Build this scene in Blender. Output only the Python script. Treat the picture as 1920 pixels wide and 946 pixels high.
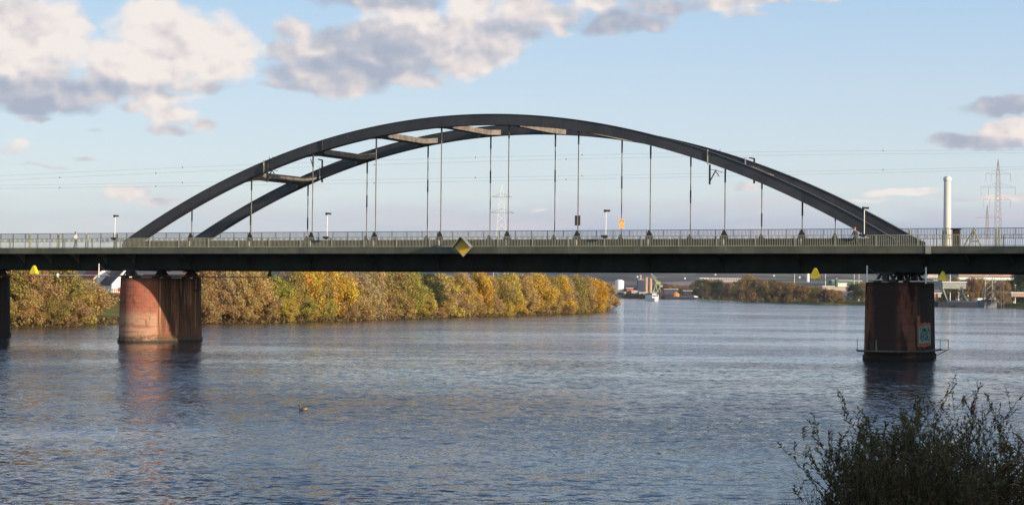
import bpy, math, random
import numpy as np
from mathutils import Vector, Matrix, noise as mnoise
from mathutils.geometry import delaunay_2d_cdt
sc = bpy.context.scene
for o in list(bpy.data.objects): bpy.data.objects.remove(o)
COL = sc.collection
# ---------------------------------------------------------------- camera
F = 3543.76; CH = 5.6
cd = bpy.data.cameras.new('camera'); cam = bpy.data.objects.new('camera', cd); COL.objects.link(cam)
sc.camera = cam
cd.sensor_width = 36; cd.lens = F / 1920 * 36
cd.clip_start = .5; cd.clip_end = 60000
PITCH, ROLL = .0219896, .0096331
cam.matrix_world = Matrix.Translation((0, 0, CH)) @ Matrix.Rotation(math.pi/2 + PITCH, 4, 'X') @ Matrix.Rotation(ROLL, 4, 'Z')
# ---------------------------------------------------------------- light and exposure
EXPO = 0.95
sc.view_settings.view_transform = 'Standard'; sc.view_settings.look = 'None'
sc.view_settings.exposure = EXPO; sc.view_settings.gamma = 1
SUN_AZ, SUN_EL = 126.0, 13.0          # clockwise from +Y
sd = bpy.data.lights.new('sun', 'SUN'); sd.energy = 3.6; sd.angle = math.radians(.6); sd.color = (1, .80, .58)
so = bpy.data.objects.new('sun', sd); COL.objects.link(so)
sv = Vector((math.sin(math.radians(SUN_AZ))*math.cos(math.radians(SUN_EL)), math.cos(math.radians(SUN_AZ))*math.cos(math.radians(SUN_EL)), math.sin(math.radians(SUN_EL))))
so.rotation_euler = sv.to_track_quat('Z', 'Y').to_euler(); so.location = (60, -60, 60)
SKY = .13
w = bpy.data.worlds.new('World'); sc.world = w; w.use_nodes = True
nt = w.node_tree; nt.nodes.clear()
def N(t, tree=None, **kw):
    n = (tree or nt).nodes.new(t)
    for k, v in kw.items(): setattr(n, k, v)
    return n
def LK(a, b, tree=None): (tree or nt).links.new(a, b)
def M(op, a, b=None, c=None, clamp=False, tree=None):
    n = N('ShaderNodeMath', tree, operation=op, use_clamp=clamp)
    for i, x in enumerate((a, b, c)):
        if x is None: continue
        if isinstance(x, (int, float)): n.inputs[i].default_value = x
        else: LK(x, n.inputs[i], tree)
    return n.outputs[0]
def lin(r, g, b):
    return tuple(((c/255+.055)/1.055)**2.4 if c > 10 else c/255/12.92 for c in (r, g, b))
def skyc(r, g, b):
    k = 1/(2**EXPO)/SKY
    return tuple(c*k for c in lin(r, g, b)) + (1,)
def build_world():
    out = N('ShaderNodeOutputWorld'); bg = N('ShaderNodeBackground'); bg.inputs[1].default_value = SKY
    LK(bg.outputs[0], out.inputs[0])
    sky = N('ShaderNodeTexSky', sky_type='NISHITA', sun_disc=False); sky.sun_elevation = math.radians(SUN_EL)
    sky.sun_rotation = math.radians(SUN_AZ); sky.air_density = 1.0; sky.dust_density = .5; sky.ozone_density = 1.5
    tc = N('ShaderNodeTexCoord'); sp = N('ShaderNodeSeparateXYZ'); LK(tc.outputs['Generated'], sp.inputs[0])
    A = M('ARCTAN2', sp.outputs[0], sp.outputs[1]); E = M('ARCSINE', sp.outputs[2])
    cv = N('ShaderNodeCombineXYZ'); LK(A, cv.inputs[0]); LK(E, cv.inputs[1])
    P = cv.outputs[0]
    # billowing distortion of the direction
    def noise(vec, scale, detail, rough=.55, off=(0, 0, 0), sc3=(1, 1, 1), dist=0):
        mp = N('ShaderNodeMapping'); LK(vec, mp.inputs[0]); mp.inputs['Location'].default_value = off; mp.inputs['Scale'].default_value = sc3
        n = N('ShaderNodeTexNoise'); n.inputs['Scale'].default_value = scale; n.inputs['Detail'].default_value = detail
        n.inputs['Roughness'].default_value = rough; n.inputs['Distortion'].default_value = dist
        LK(mp.outputs[0], n.inputs['Vector']); return n
    wn = noise(P, 26, 5, .55, sc3=(1, 1.25, 1))
    v1 = N('ShaderNodeVectorMath', operation='SUBTRACT'); LK(wn.outputs['Color'], v1.inputs[0]); v1.inputs[1].default_value = (.5, .5, .5)
    v2 = N('ShaderNodeVectorMath', operation='MULTIPLY'); LK(v1.outputs[0], v2.inputs[0]); v2.inputs[1].default_value = (.024, .018, 0)
    v3 = N('ShaderNodeVectorMath', operation='ADD'); LK(P, v3.inputs[0]); LK(v2.outputs[0], v3.inputs[1])
    PW = v3.outputs[0]
    blobs = [  # centre x, y, radii (thousandths of a radian share), brightness 0..1, strength
        (60,70,105,62,.95,1.1),(-40,90,110,90,.8,1.1),(120,95,60,34,.85,1),(50,132,110,26,.9,.9),(30,180,150,32,.12,1.1),(90,205,100,22,.03,1),(185,170,70,30,.15,.9),(150,198,50,15,.6,.7),
        (300,62,80,44,1,1.2),(345,95,95,55,1,1.2),(240,125,80,42,.97,1.1),(420,120,48,36,.8,1),(310,140,95,32,.9,1),(250,168,90,18,.25,.9),(370,160,75,16,.3,.9),(310,182,75,15,.9,.9),(245,200,40,14,.5,.7),
        (325,215,52,22,.75,.9),(320,244,55,14,.5,.8),(385,232,30,14,.55,.8),
        (540,60,40,22,.6,.8),(560,100,70,28,.5,.9),(590,140,80,38,.3,1.1),(560,165,70,16,.2,.9),(640,160,48,20,.65,1),(650,105,80,50,.2,1.1),(720,110,80,50,.08,1.1),(690,60,55,26,.8,1),(740,40,80,26,.95,1),(880,15,45,30,1,.9),
        (780,85,90,48,.35,1.1),(870,95,90,44,.72,1.1),(780,148,50,18,.6,.9),(930,60,60,30,.55,1),(690,5,110,20,.12,1),(850,60,60,34,.85,1),
        (1000,28,80,36,.6,1),(980,60,50,22,.3,.9),(1110,8,50,18,.85,.8),(1170,44,80,24,.12,1),(1230,14,70,22,.3,.9),(1340,12,80,20,.6,.8),(1400,34,60,12,.4,.6),(1480,4,130,14,.45,.7),
        (200,2,210,12,.3,.7),(420,0,90,12,.5,.6),
        (1880,216,80,17,.1,1),(1922,196,26,24,.35,.9),(1800,268,66,15,.1,1),(1850,275,80,12,.25,.9),(1895,254,50,20,.95,1),(1835,250,40,10,.5,.7),
        (28,292,36,18,.75,.8),(50,282,18,14,.9,.7),(75,322,70,6,.5,.5),(245,360,60,16,.6,.7),(300,380,55,10,.65,.6),(85,232,50,8,.5,.5),(190,250,26,7,.5,.4),(170,308,30,7,.45,.4),
        (1680,360,60,8,1,1),(1720,355,28,6,1,.8),(1620,374,50,6,.85,.7),(1395,358,34,10,.6,.6),(1850,375,110,10,.6,.7),(1930,345,36,12,.75,.7),(1010,392,16,5,.9,.45),(600,355,60,12,.55,.4),
    ]
    dmax = None; sw = None; sb = None
    for (px, py, rx, ry, br, st) in blobs:
        a = (px-960)/F; e = (551-(py-.0096*(px-960)))/F
        s = N('ShaderNodeVectorMath', operation='SUBTRACT'); LK(PW, s.inputs[0]); s.inputs[1].default_value = (a, e, 0)
        m = N('ShaderNodeVectorMath', operation='MULTIPLY'); LK(s.outputs[0], m.inputs[0]); m.inputs[1].default_value = (F/rx, F/ry, 0)
        d = N('ShaderNodeVectorMath', operation='DOT_PRODUCT'); LK(m.outputs[0], d.inputs[0]); LK(m.outputs[0], d.inputs[1])
        q = M('MULTIPLY_ADD', d.outputs['Value'], -.62, st)      # fades outwards
        g = M('MAXIMUM', M('ADD', q, .25), 0); g2 = M('POWER', g, 1.6)
        dmax = q if dmax is None else M('SMOOTH_MAX', dmax, q, .25)
        sw = g2 if sw is None else M('ADD', sw, g2)
        sb = M('MULTIPLY', g2, br) if sb is None else M('MULTIPLY_ADD', g2, br, sb)
    bright = M('DIVIDE', sb, M('ADD', sw, .0001))
    def puff(scale, dx, dy):
        mp = N('ShaderNodeMapping'); LK(PW, mp.inputs[0]); mp.inputs['Location'].default_value = (dx, dy, 0); mp.inputs['Scale'].default_value = (1, 1.25, 1)
        v = N('ShaderNodeTexVoronoi', feature='SMOOTH_F1', voronoi_dimensions='2D'); v.inputs['Scale'].default_value = scale; v.inputs['Smoothness'].default_value = .35; v.inputs['Detail'].default_value = 2.0; v.inputs['Roughness'].default_value = .5
        LK(mp.outputs[0], v.inputs['Vector']); return v.outputs['Distance']
    pa, pb = puff(34, 0, 0), puff(34, -.0035, -.006)
    fine = noise(P, 70, 6, .55, sc3=(1, 1.3, 1)).outputs[0]
    fine2 = noise(P, 70, 6, .55, off=(-.0025, -.004, 0), sc3=(1, 1.3, 1)).outputs[0]
    big = noise(P, 16, 4, .5, off=(2, 1, 0), sc3=(1, 1.3, 1)).outputs[0]
    dens = M('ADD', M('ADD', dmax, M('MULTIPLY_ADD', fine, .9, -.45)), M('MULTIPLY_ADD', pa, -.62, .40))
    mr = N('ShaderNodeMapRange', interpolation_type='SMOOTHSTEP'); LK(dens, mr.inputs[0]); mr.inputs[1].default_value = -.05; mr.inputs[2].default_value = .68
    alpha = mr.outputs[0]
    relief = M('ADD', M('MULTIPLY', M('SUBTRACT', pb, pa), .75), M('ADD', M('MULTIPLY', M('SUBTRACT', fine, fine2), .8), M('MULTIPLY_ADD', big, .4, -.18)))
    bb = M('ADD', bright, relief, clamp=True)
    # clouds higher up and all round the rest of the sky
    hi = noise(tc.outputs['Generated'], 3.2, 8, .58, sc3=(1, 1, 2.6), off=(.3, .1, 0)).outputs[0]
    h1 = N('ShaderNodeMapRange', interpolation_type='SMOOTHSTEP'); LK(hi, h1.inputs[0]); h1.inputs[1].default_value = .46; h1.inputs[2].default_value = .62
    h2 = N('ShaderNodeMapRange', interpolation_type='SMOOTHSTEP'); LK(E, h2.inputs[0]); h2.inputs[1].default_value = .158; h2.inputs[2].default_value = .24
    ha = M('MULTIPLY', M('MULTIPLY', h1.outputs[0], h2.outputs[0]), .6)
    # pale base tone of the low sky
    def mix(f, a, b):
        n = N('ShaderNodeMix', data_type='RGBA')
        if isinstance(f, (int, float)): n.inputs[0].default_value = f
        else: LK(f, n.inputs[0])
        for i, x in ((6, a), (7, b)):
            if isinstance(x, tuple): n.inputs[i].default_value = x
            else: LK(x, n.inputs[i])
        return n.outputs[2]
    grad = N('ShaderNodeValToRGB'); LK(M('MULTIPLY', E, 2.0), grad.inputs[0])
    el = grad.color_ramp.elements
    el[0].position = 0; el[0].color = skyc(205, 213, 222); el[1].position = 1; el[1].color = skyc(84, 120, 176)
    for p, c in ((.07, (206, 215, 224)), (.14, (203, 216, 229)), (.22, (192, 211, 232)), (.31, (174, 202, 232)), (.5, (128, 163, 210))):
        q = el.new(p); q.color = skyc(*c)
    front = N('ShaderNodeMapRange'); LK(sp.outputs[1], front.inputs[0]); front.inputs[1].default_value = -.2; front.inputs[2].default_value = .6
    base = mix(M('MULTIPLY', front.outputs[0], .85), sky.outputs[0], grad.outputs[0])
    # stratus band lying low over the horizon
    bn = noise(P, 14, 6, .55, sc3=(1, 5, 1), off=(.7, .2, 0)).outputs[0]
    b1 = N('ShaderNodeMapRange', interpolation_type='SMOOTHSTEP'); LK(M('ADD', E, M('MULTIPLY_ADD', bn, -.03, .015)), b1.inputs[0])
    b1.inputs[1].default_value = .055; b1.inputs[2].default_value = .036
    lr = N('ShaderNodeMapRange', interpolation_type='SMOOTHSTEP'); LK(A, lr.inputs[0]); lr.inputs[1].default_value = -.26; lr.inputs[2].default_value = .12
    lr.inputs[3].default_value = .35; lr.inputs[4].default_value = .95
    band = M('MULTIPLY', b1.outputs[0], lr.outputs[0])
    bandc = mix(M('MULTIPLY_ADD', bn, 2.2, -.62, clamp=True), skyc(170, 186, 208), skyc(214, 208, 218))
    base = mix(band, base, bandc)
    base = mix(ha, base, mix(M('MULTIPLY_ADD', M('SUBTRACT', hi, .5), 4, .3, clamp=True), skyc(206, 200, 210), skyc(150, 160, 182)))
    cr = N('ShaderNodeValToRGB'); LK(bb, cr.inputs[0]); e2 = cr.color_ramp.elements
    e2[0].position = 0; e2[0].color = skyc(172, 180, 197); e2[1].position = 1; e2[1].color = skyc(248, 238, 231)
    for p, c in ((.3, (190, 193, 205)), (.55, (214, 209, 213)), (.8, (237, 227, 224))):
        q = e2.new(p); q.color = skyc(*c)
    col = mix(M('MULTIPLY', alpha, .96), base, cr.outputs[0])
    LK(col, bg.inputs[0])
build_world()
sc.cycles.use_denoising = True
sc.cycles.max_bounces = 6; sc.cycles.diffuse_bounces = 3; sc.cycles.glossy_bounces = 3
sc.cycles.transparent_max_bounces = 8; sc.cycles.volume_bounces = 0
sc.cycles.caustics_reflective = False; sc.cycles.caustics_refractive = False
# ---------------------------------------------------------------- helpers
class MB:
    def __init__(s): s.v = []; s.f = []; s.uv = []; s.mi = []
    def quad_grid(s, rows, closed=False, mi=0):
        b = len(s.v); n = len(rows[0])
        for r in rows: s.v += [tuple(p) for p in r]
        for i in range(len(rows)-1):
            for j in range(n if closed else n-1):
                k = (j+1) % n
                s.f.append((b+i*n+j, b+i*n+k, b+(i+1)*n+k, b+(i+1)*n+j)); s.mi.append(mi)
        return b
    def box(s, c, d, R=None, mi=0):
        b = len(s.v)
        for z in (-1, 1):
            for x, y in ((-1, -1), (1, -1), (1, 1), (-1, 1)):
                p = Vector((x*d[0]/2, y*d[1]/2, z*d[2]/2))
                if R is not None: p = R @ p
                s.v.append((c[0]+p.x, c[1]+p.y, c[2]+p.z))
        for f in ((0,3,2,1),(4,5,6,7),(0,1,5,4),(1,2,6,5),(2,3,7,6),(3,0,4,7)):
            s.f.append(tuple(b+i for i in f)); s.mi.append(mi)
    def bar(s, a, b, w, h=None, up=(0, 0, 1), mi=0):
        a, b = Vector(a), Vector(b); h = h or w; t = (b-a); L = t.length
        if L < 1e-6: return
        t.normalize(); u = Vector(up)
        if abs(t.dot(u)) > .98: u = Vector((1, 0, 0))
        x = t.cross(u).normalized(); y = x.cross(t)
        R = Matrix((x, t, y)).transposed()
        s.box((a+b)/2, (w, L, h), R, mi)
    def tube(s, pts, rad, n=8, mi=0, cap=True):
        pts = [Vector(p) for p in pts]
        if not isinstance(rad, (list, tuple)): rad = [rad]*len(pts)
        rows = []; ref = None
        for i, p in enumerate(pts):
            t = (pts[min(i+1, len(pts)-1)]-pts[max(i-1, 0)]).normalized()
            u = ref if ref is not None and abs(ref.dot(t)) < .95 else (Vector((0, 0, 1)) if abs(t.z) < .9 else Vector((1, 0, 0)))
            x = t.cross(u).normalized(); y = x.cross(t).normalized(); ref = y
            rows.append([p + (x*math.cos(2*math.pi*k/n) + y*math.sin(2*math.pi*k/n))*rad[i] for k in range(n)])
        b = s.quad_grid(rows, True, mi)
        if cap:
            s.f.append(tuple(b+k for k in range(n))[::-1]); s.mi.append(mi)
            e = b+(len(rows)-1)*n; s.f.append(tuple(e+k for k in range(n))); s.mi.append(mi)
    def prism(s, poly, z0, z1, mi=0):
        b = len(s.v); n = len(poly)
        s.v += [(p[0], p[1], z0) for p in poly] + [(p[0], p[1], z1) for p in poly]
        s.f.append(tuple(range(b, b+n))[::-1]); s.mi.append(mi); s.f.append(tuple(range(b+n, b+2*n))); s.mi.append(mi)
        for i in range(n):
            j = (i+1) % n; s.f.append((b+i, b+j, b+n+j, b+n+i)); s.mi.append(mi)
    def mesh(s, name, mats, smooth=False):
        me = bpy.data.meshes.new(name); me.from_pydata(s.v, [], s.f)
        for m in (mats if isinstance(mats, (list, tuple)) else [mats]): me.materials.append(m)
        if any(s.mi): me.polygons.foreach_set('material_index', s.mi)
        if smooth: me.polygons.foreach_set('use_smooth', [True]*len(me.polygons))
        me.update(); return me
    def build(s, name, mats, parent=None, smooth=False, loc=None):
        return obj(name, s.mesh(name, mats, smooth), parent, loc)
def obj(name, me, parent=None, loc=None):
    o = bpy.data.objects.new(name, me); COL.objects.link(o)
    if parent: o.parent = parent
    if loc is not None: o.location = loc
    return o
def tag(o, label=None, cat=None, group=None, kind=None):
    if label: o['label'] = label
    if cat: o['category'] = cat
    if group: o['group'] = group
    if kind: o['kind'] = kind
    return o
def empty(name, loc=(0, 0, 0), rz=0, label=None, cat=None, group=None):
    o = bpy.data.objects.new(name, None); COL.objects.link(o); o.location = loc; o.rotation_euler = (0, 0, rz)
    o.empty_display_size = .2
    return tag(o, label, cat, group)
# ---------------------------------------------------------------- materials
def mat(name, col=(.5, .5, .5), rough=.6, metal=0, var=.15, vscale=2.0, bump=0, spec=.5, col2=None, coords='Object'):
    m = bpy.data.materials.new(name); m.use_nodes = True; t = m.node_tree
    b = t.nodes['Principled BSDF']; b.inputs['Roughness'].default_value = rough; b.inputs['Metallic'].default_value = metal
    b.inputs['Specular IOR Level'].default_value = spec
    tc = N('ShaderNodeTexCoord', t); n = N('ShaderNodeTexNoise', t); n.inputs['Scale'].default_value = vscale; n.inputs['Detail'].default_value = 6; n.inputs['Roughness'].default_value = .65
    LK(tc.outputs[coords], n.inputs['Vector'], t)
    r = N('ShaderNodeValToRGB', t); LK(n.outputs[0], r.inputs[0], t)
    c2 = col2 or tuple(c*(1-var*2) for c in col); c1 = tuple(min(1, c*(1+var)) for c in col)
    r.color_ramp.elements[0].position = .3; r.color_ramp.elements[0].color = (*c2, 1)
    r.color_ramp.elements[1].position = .7; r.color_ramp.elements[1].color = (*c1, 1)
    LK(r.outputs[0], b.inputs['Base Color'], t)
    if bump:
        bp = N('ShaderNodeBump', t); bp.inputs['Strength'].default_value = bump; bp.inputs['Distance'].default_value = .05
        LK(n.outputs[0], bp.inputs['Height'], t); LK(bp.outputs[0], b.inputs['Normal'], t)
    return m
def steel_mat(name, col, seam, streak, sc_col, rough=.6, spec=.5, pale=0):
    m = mat(name, col, rough, var=.2, vscale=.7, spec=spec); t = m.node_tree; b = t.nodes['Principled BSDF']; base = b.inputs['Base Color'].links[0].from_socket
    tc = N('ShaderNodeTexCoord', t); sp = N('ShaderNodeSeparateXYZ', t); LK(tc.outputs['Object'], sp.inputs[0], t)
    fr = M('FRACT', M('DIVIDE', sp.outputs[0], seam, tree=t), tree=t); ln = M('LESS_THAN', fr, .05/seam, tree=t)
    mp = N('ShaderNodeMapping', t); LK(tc.outputs['Object'], mp.inputs[0], t); mp.inputs['Scale'].default_value = (2.2, 1, .22)
    n = N('ShaderNodeTexNoise', t); n.inputs['Scale'].default_value = 1.0; n.inputs['Detail'].default_value = 6; n.inputs['Roughness'].default_value = .7; LK(mp.outputs[0], n.inputs['Vector'], t)
    mr = N('ShaderNodeMapRange', t, interpolation_type='SMOOTHSTEP'); LK(n.outputs[0], mr.inputs[0], t); mr.inputs[1].default_value = .55; mr.inputs[2].default_value = .72; mr.inputs[4].default_value = streak
    a = N('ShaderNodeMix', t, data_type='RGBA'); LK(mr.outputs[0], a.inputs[0], t); LK(base, a.inputs[6], t); a.inputs[7].default_value = (*sc_col, 1)
    pn = N('ShaderNodeTexWhiteNoise', t, noise_dimensions='1D'); LK(M('FLOOR', M('DIVIDE', sp.outputs[0], seam, tree=t), tree=t), pn.inputs['W'], t)
    hs = N('ShaderNodeHueSaturation', t); LK(a.outputs[2], hs.inputs['Color'], t); LK(M('MULTIPLY_ADD', pn.outputs[0], .3, .85, tree=t), hs.inputs['Value'], t)
    c = N('ShaderNodeMix', t, data_type='RGBA'); LK(M('MULTIPLY', ln, .55, tree=t), c.inputs[0], t); LK(hs.outputs[0], c.inputs[6], t); c.inputs[7].default_value = (col[0]*.35, col[1]*.35, col[2]*.35, 1)
    LK(c.outputs[2], b.inputs['Base Color'], t); return m
MT = {}
MT['arch'] = steel_mat('weathered grey bridge paint', (.046, .046, .055), 7.4, .4, (.075, .065, .06), .55)
MT['archflange'] = MT['arch']
MT['beam'] = mat('pale brownish grey beam paint', (.17, .145, .12), .6, var=.3, vscale=1.2)
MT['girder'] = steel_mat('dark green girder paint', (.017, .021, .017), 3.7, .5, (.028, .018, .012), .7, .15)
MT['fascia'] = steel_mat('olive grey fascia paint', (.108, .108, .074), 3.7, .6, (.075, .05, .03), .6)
MT['rail'] = mat('olive grey railing paint', (.36, .36, .27), .55, var=.2, vscale=.5)
MT['raildark'] = mat('dark grey railing paint', (.022, .024, .03), .55, var=.2, vscale=.5)
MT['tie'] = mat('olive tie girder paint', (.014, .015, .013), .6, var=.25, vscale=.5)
MT['rod'] = mat('galvanised hanger steel', (.22, .20, .17), .45, metal=.3, var=.3, vscale=.6)
MT['asphalt'] = mat('asphalt', (.05, .05, .05), .9, bump=.2)
MT['steel'] = mat('galvanised steel', (.45, .42, .40), .4, metal=.4, var=.15)
MT['darksteel'] = mat('dark steel', (.035, .035, .04), .6, var=.3)
MT['white'] = mat('white paint', (.78, .76, .73), .5, var=.06)
MT['pinkwhite'] = mat('weathered white boom paint', (.60, .52, .47), .5, var=.15)
MT['yellow'] = mat('yellow signal paint', (.85, .60, .02), .45, var=.08)
MT['amber'] = mat('amber sign face', (.88, .50, .02), .4, var=.06)
MT['rust'] = mat('rusty steel', (.16, .06, .03), .8, var=.4, vscale=3)
MT['wire'] = mat('weathered conductor', (.10, .11, .12), .6)
MT['hood'] = mat('dull grey hood paint', (.20, .20, .21), .6)
MT['ledge'] = mat('worn ledge paint', (.16, .13, .10), .7, var=.4, vscale=1.5)
MT['insul'] = mat('grey insulator glass', (.38, .39, .40), .4)
MT['concrete'] = mat('grey concrete', (.32, .31, .28), .9, var=.2, bump=.3)
# ---------------------------------------------------------------- pier sandstone
def pier_mat(name, dark):
    m = bpy.data.materials.new(name); m.use_nodes = True; t = m.node_tree; b = t.nodes['Principled BSDF']
    b.inputs['Roughness'].default_value = .85; b.inputs['Specular IOR Level'].default_value = .25
    uv = N('ShaderNodeUVMap', t); sp = N('ShaderNodeSeparateXYZ', t); LK(uv.outputs[0], sp.inputs[0], t)
    U, V = sp.outputs[0], sp.outputs[1]
    def mx(f, a, c):
        n = N('ShaderNodeMix', t, data_type='RGBA')
        if isinstance(f, (int, float)): n.inputs[0].default_value = f
        else: LK(f, n.inputs[0], t)
        for i, x in ((6, a), (7, c)):
            if isinstance(x, tuple): n.inputs[i].default_value = (*x, 1) if len(x) == 3 else x
            else: LK(x, n.inputs[i], t)
        return n.outputs[2]
    def nz(scale, sx, sy, detail=6, rough=.6, off=0):
        mp = N('ShaderNodeMapping', t); LK(uv.outputs[0], mp.inputs[0], t); mp.inputs['Scale'].default_value = (sx, sy, 1); mp.inputs['Location'].default_value = (off, off*.7, 0)
        n = N('ShaderNodeTexNoise', t); n.inputs['Scale'].default_value = scale; n.inputs['Detail'].default_value = detail; n.inputs['Roughness'].default_value = rough
        LK(mp.outputs[0], n.inputs['Vector'], t); return n.outputs[0]
    def st(x, a, c):
        n = N('ShaderNodeMapRange', t, interpolation_type='SMOOTHSTEP'); LK(x, n.inputs[0], t); n.inputs[1].default_value = a; n.inputs[2].default_value = c; return n.outputs[0]
    br = N('ShaderNodeTexBrick', t); LK(uv.outputs[0], br.inputs['Vector'], t)
    br.inputs['Scale'].default_value = 1; br.inputs['Brick Width'].default_value = .95; br.inputs['Row Height'].default_value = .42; br.inputs['Mortar Size'].default_value = .02
    br.inputs['Color1'].default_value = (.38, .118, .070, 1); br.inputs['Color2'].default_value = (.29, .088, .054, 1); br.inputs['Mortar'].default_value = (.17, .09, .065, 1)
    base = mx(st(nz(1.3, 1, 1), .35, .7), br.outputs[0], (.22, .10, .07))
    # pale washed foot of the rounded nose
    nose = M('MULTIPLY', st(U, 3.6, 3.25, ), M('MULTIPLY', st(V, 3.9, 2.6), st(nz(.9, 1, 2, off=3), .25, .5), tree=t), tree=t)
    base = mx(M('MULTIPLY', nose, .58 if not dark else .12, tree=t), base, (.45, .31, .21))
    base = mx(M('MULTIPLY', M('MULTIPLY', st(br.outputs['Fac'], .2, .8), st(U, 3.75, 3.5), tree=t), .14, tree=t), base, (.15, .07, .05))
    base = mx(M('MULTIPLY', M('MULTIPLY', st(nz(1, .25, 2.4, 3, .6, 40), .52, .6), st(U, 3.75, 3.5), tree=t), .45, tree=t), base, (.16, .05, .04))
    base = mx(M('MULTIPLY', st(nz(.9, 1.6, .5, 5, .6, 61), .56, .66), .55, tree=t), base, (.12, .05, .035))
    # rust and soot streaks running down the long faces
    side = st(U, 3.50, 3.75)
    s1 = st(nz(1.0, 1.5, .07, 5, .7), .40, .56); s2 = st(nz(1.0, 3.6, .09, 4, .65, 5), .45, .58)
    fade = st(M('ADD', V, M('MULTIPLY', nz(1, 1.1, .1, 3, .5, 9), 3.4, tree=t), tree=t), 1.6, 4.2)
    f1 = M('MULTIPLY', M('MULTIPLY', s1, side, tree=t), M('MULTIPLY_ADD', fade, .7, .25, tree=t), tree=t)
    base = mx(M('MULTIPLY', f1, .95, tree=t), base, (.040, .032, .018))
    base = mx(M('MULTIPLY', M('MULTIPLY', s2, side, tree=t), .6, tree=t), base, (.10, .055, .028))
    s3 = M('MULTIPLY', M('MULTIPLY', st(nz(1, 2.4, .08, 4, .6, 14), .54, .64), side, tree=t), fade, tree=t)
    base = mx(M('MULTIPLY', s3, .85, tree=t), base, (.52, .30, .17))
    # darker towards the cap, damp foot
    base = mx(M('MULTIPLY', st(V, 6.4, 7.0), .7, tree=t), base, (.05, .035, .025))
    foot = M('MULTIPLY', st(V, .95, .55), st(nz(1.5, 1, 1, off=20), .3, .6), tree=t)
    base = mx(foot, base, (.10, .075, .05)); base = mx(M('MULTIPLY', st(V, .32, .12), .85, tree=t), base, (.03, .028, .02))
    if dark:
        base = mx(M('MULTIPLY_ADD', M('MULTIPLY', st(nz(.8, 1.0, .35, off=33), .38, .56), M('MULTIPLY', st(U, .8, 1.8), st(U, 6.6, 4.4), tree=t), tree=t), -.72, .92, tree=t), base, (.020, .016, .015))  # shade on the pier mixed into the stone colour, redder middle kept
    LK(base, b.inputs['Base Color'], t)
    bp = N('ShaderNodeBump', t); bp.inputs['Strength'].default_value = .5; bp.inputs['Distance'].default_value = .04
    LK(M('ADD', br.outputs['Fac'], nz(9, 1, 1), tree=t), bp.inputs['Height'], t); bp.invert = True; LK(bp.outputs[0], b.inputs['Normal'], t)
    return m
MT['pier'] = pier_mat('red sandstone with streaks', False); MT['pierdark'] = pier_mat('red sandstone with painted shade', True)
# ---------------------------------------------------------------- leaves
def leaf_mat(name, vary=.5, trans=.3, rough=.7):
    m = bpy.data.materials.new(name); m.use_nodes = True; t = m.node_tree; b = t.nodes['Principled BSDF']
    oi = N('ShaderNodeObjectInfo', t); ge = N('ShaderNodeNewGeometry', t)
    hs = N('ShaderNodeHueSaturation', t); LK(oi.outputs['Color'], hs.inputs['Color'], t)
    LK(M('MULTIPLY_ADD', ge.outputs['Random Per Island'], vary*1.7, 1-vary*.8, tree=t), hs.inputs['Value'], t)
    tc = N('ShaderNodeTexCoord', t); n = N('ShaderNodeTexNoise', t); n.inputs['Scale'].default_value = .55; n.inputs['Detail'].default_value = 3; LK(tc.outputs['Object'], n.inputs['Vector'], t)
    LK(M('MULTIPLY_ADD', n.outputs[0], .16, .42, tree=t), hs.inputs['Hue'], t)
    LK(hs.outputs[0], b.inputs['Base Color'], t); b.inputs['Roughness'].default_value = rough; b.inputs['Specular IOR Level'].default_value = .2
    tr = N('ShaderNodeBsdfTranslucent', t); LK(hs.outputs[0], tr.inputs[0], t)
    mx = N('ShaderNodeMixShader', t); mx.inputs[0].default_value = trans; LK(b.outputs[0], mx.inputs[1], t); LK(tr.outputs[0], mx.inputs[2], t)
    LK(mx.outputs[0], t.nodes['Material Output'].inputs[0], t)
    return m
MT['leaf'] = leaf_mat('autumn leaves')
MT['bark'] = mat('bark', (.10, .08, .055), .9, var=.3, vscale=4, bump=.3)
# ---------------------------------------------------------------- ground, river
RIGHT = [(24,62),(47,118),(66,178),(104,300),(186,560),(262,800),(272,930),(262,960),(290,1080),(318,1212),(290,1218),(269,1210),(252,1300),(244,1368),(226,1330),(212,1290),(220,1420),(224,1522),(226,1700),(228,1835),(256,2300),(288,2970)]
LEFT = [(165,2900),(120,2300),(88,1700),(55,1150),(38,900),(40,785),(36,690),(30,634),(19,556),(6,504),(-8,458),(-21,418),(-33,369),(-44,342),(-53,329),(-64,311),(-67,289),(-74,280),(-80,268),(-110,240),(-200,190),(-420,120)]
NEAR = [(-420,20),(-200,44),(-60,41),(-10,36),(6,34),(14,38)]
RIVER = [Vector(p) for p in LEFT + NEAR + RIGHT]
RA = np.array([(p.x, p.y) for p in RIVER]); RB = np.roll(RA, -1, axis=0)
def rdist(x, y):
    p = np.array([x, y]); d = RB-RA; t = np.clip(((p-RA)*d).sum(1)/(d*d).sum(1), 0, 1)
    q = RA+d*t[:, None]; dd = np.sqrt(((p-q)**2).sum(1)).min()
    c = ((RA[:, 1] > y) != (RB[:, 1] > y)) & (x < (RB[:, 0]-RA[:, 0])*(y-RA[:, 1])/(RB[:, 1]-RA[:, 1]+1e-12)+RA[:, 0])
    return -dd if c.sum() % 2 else dd
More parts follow.
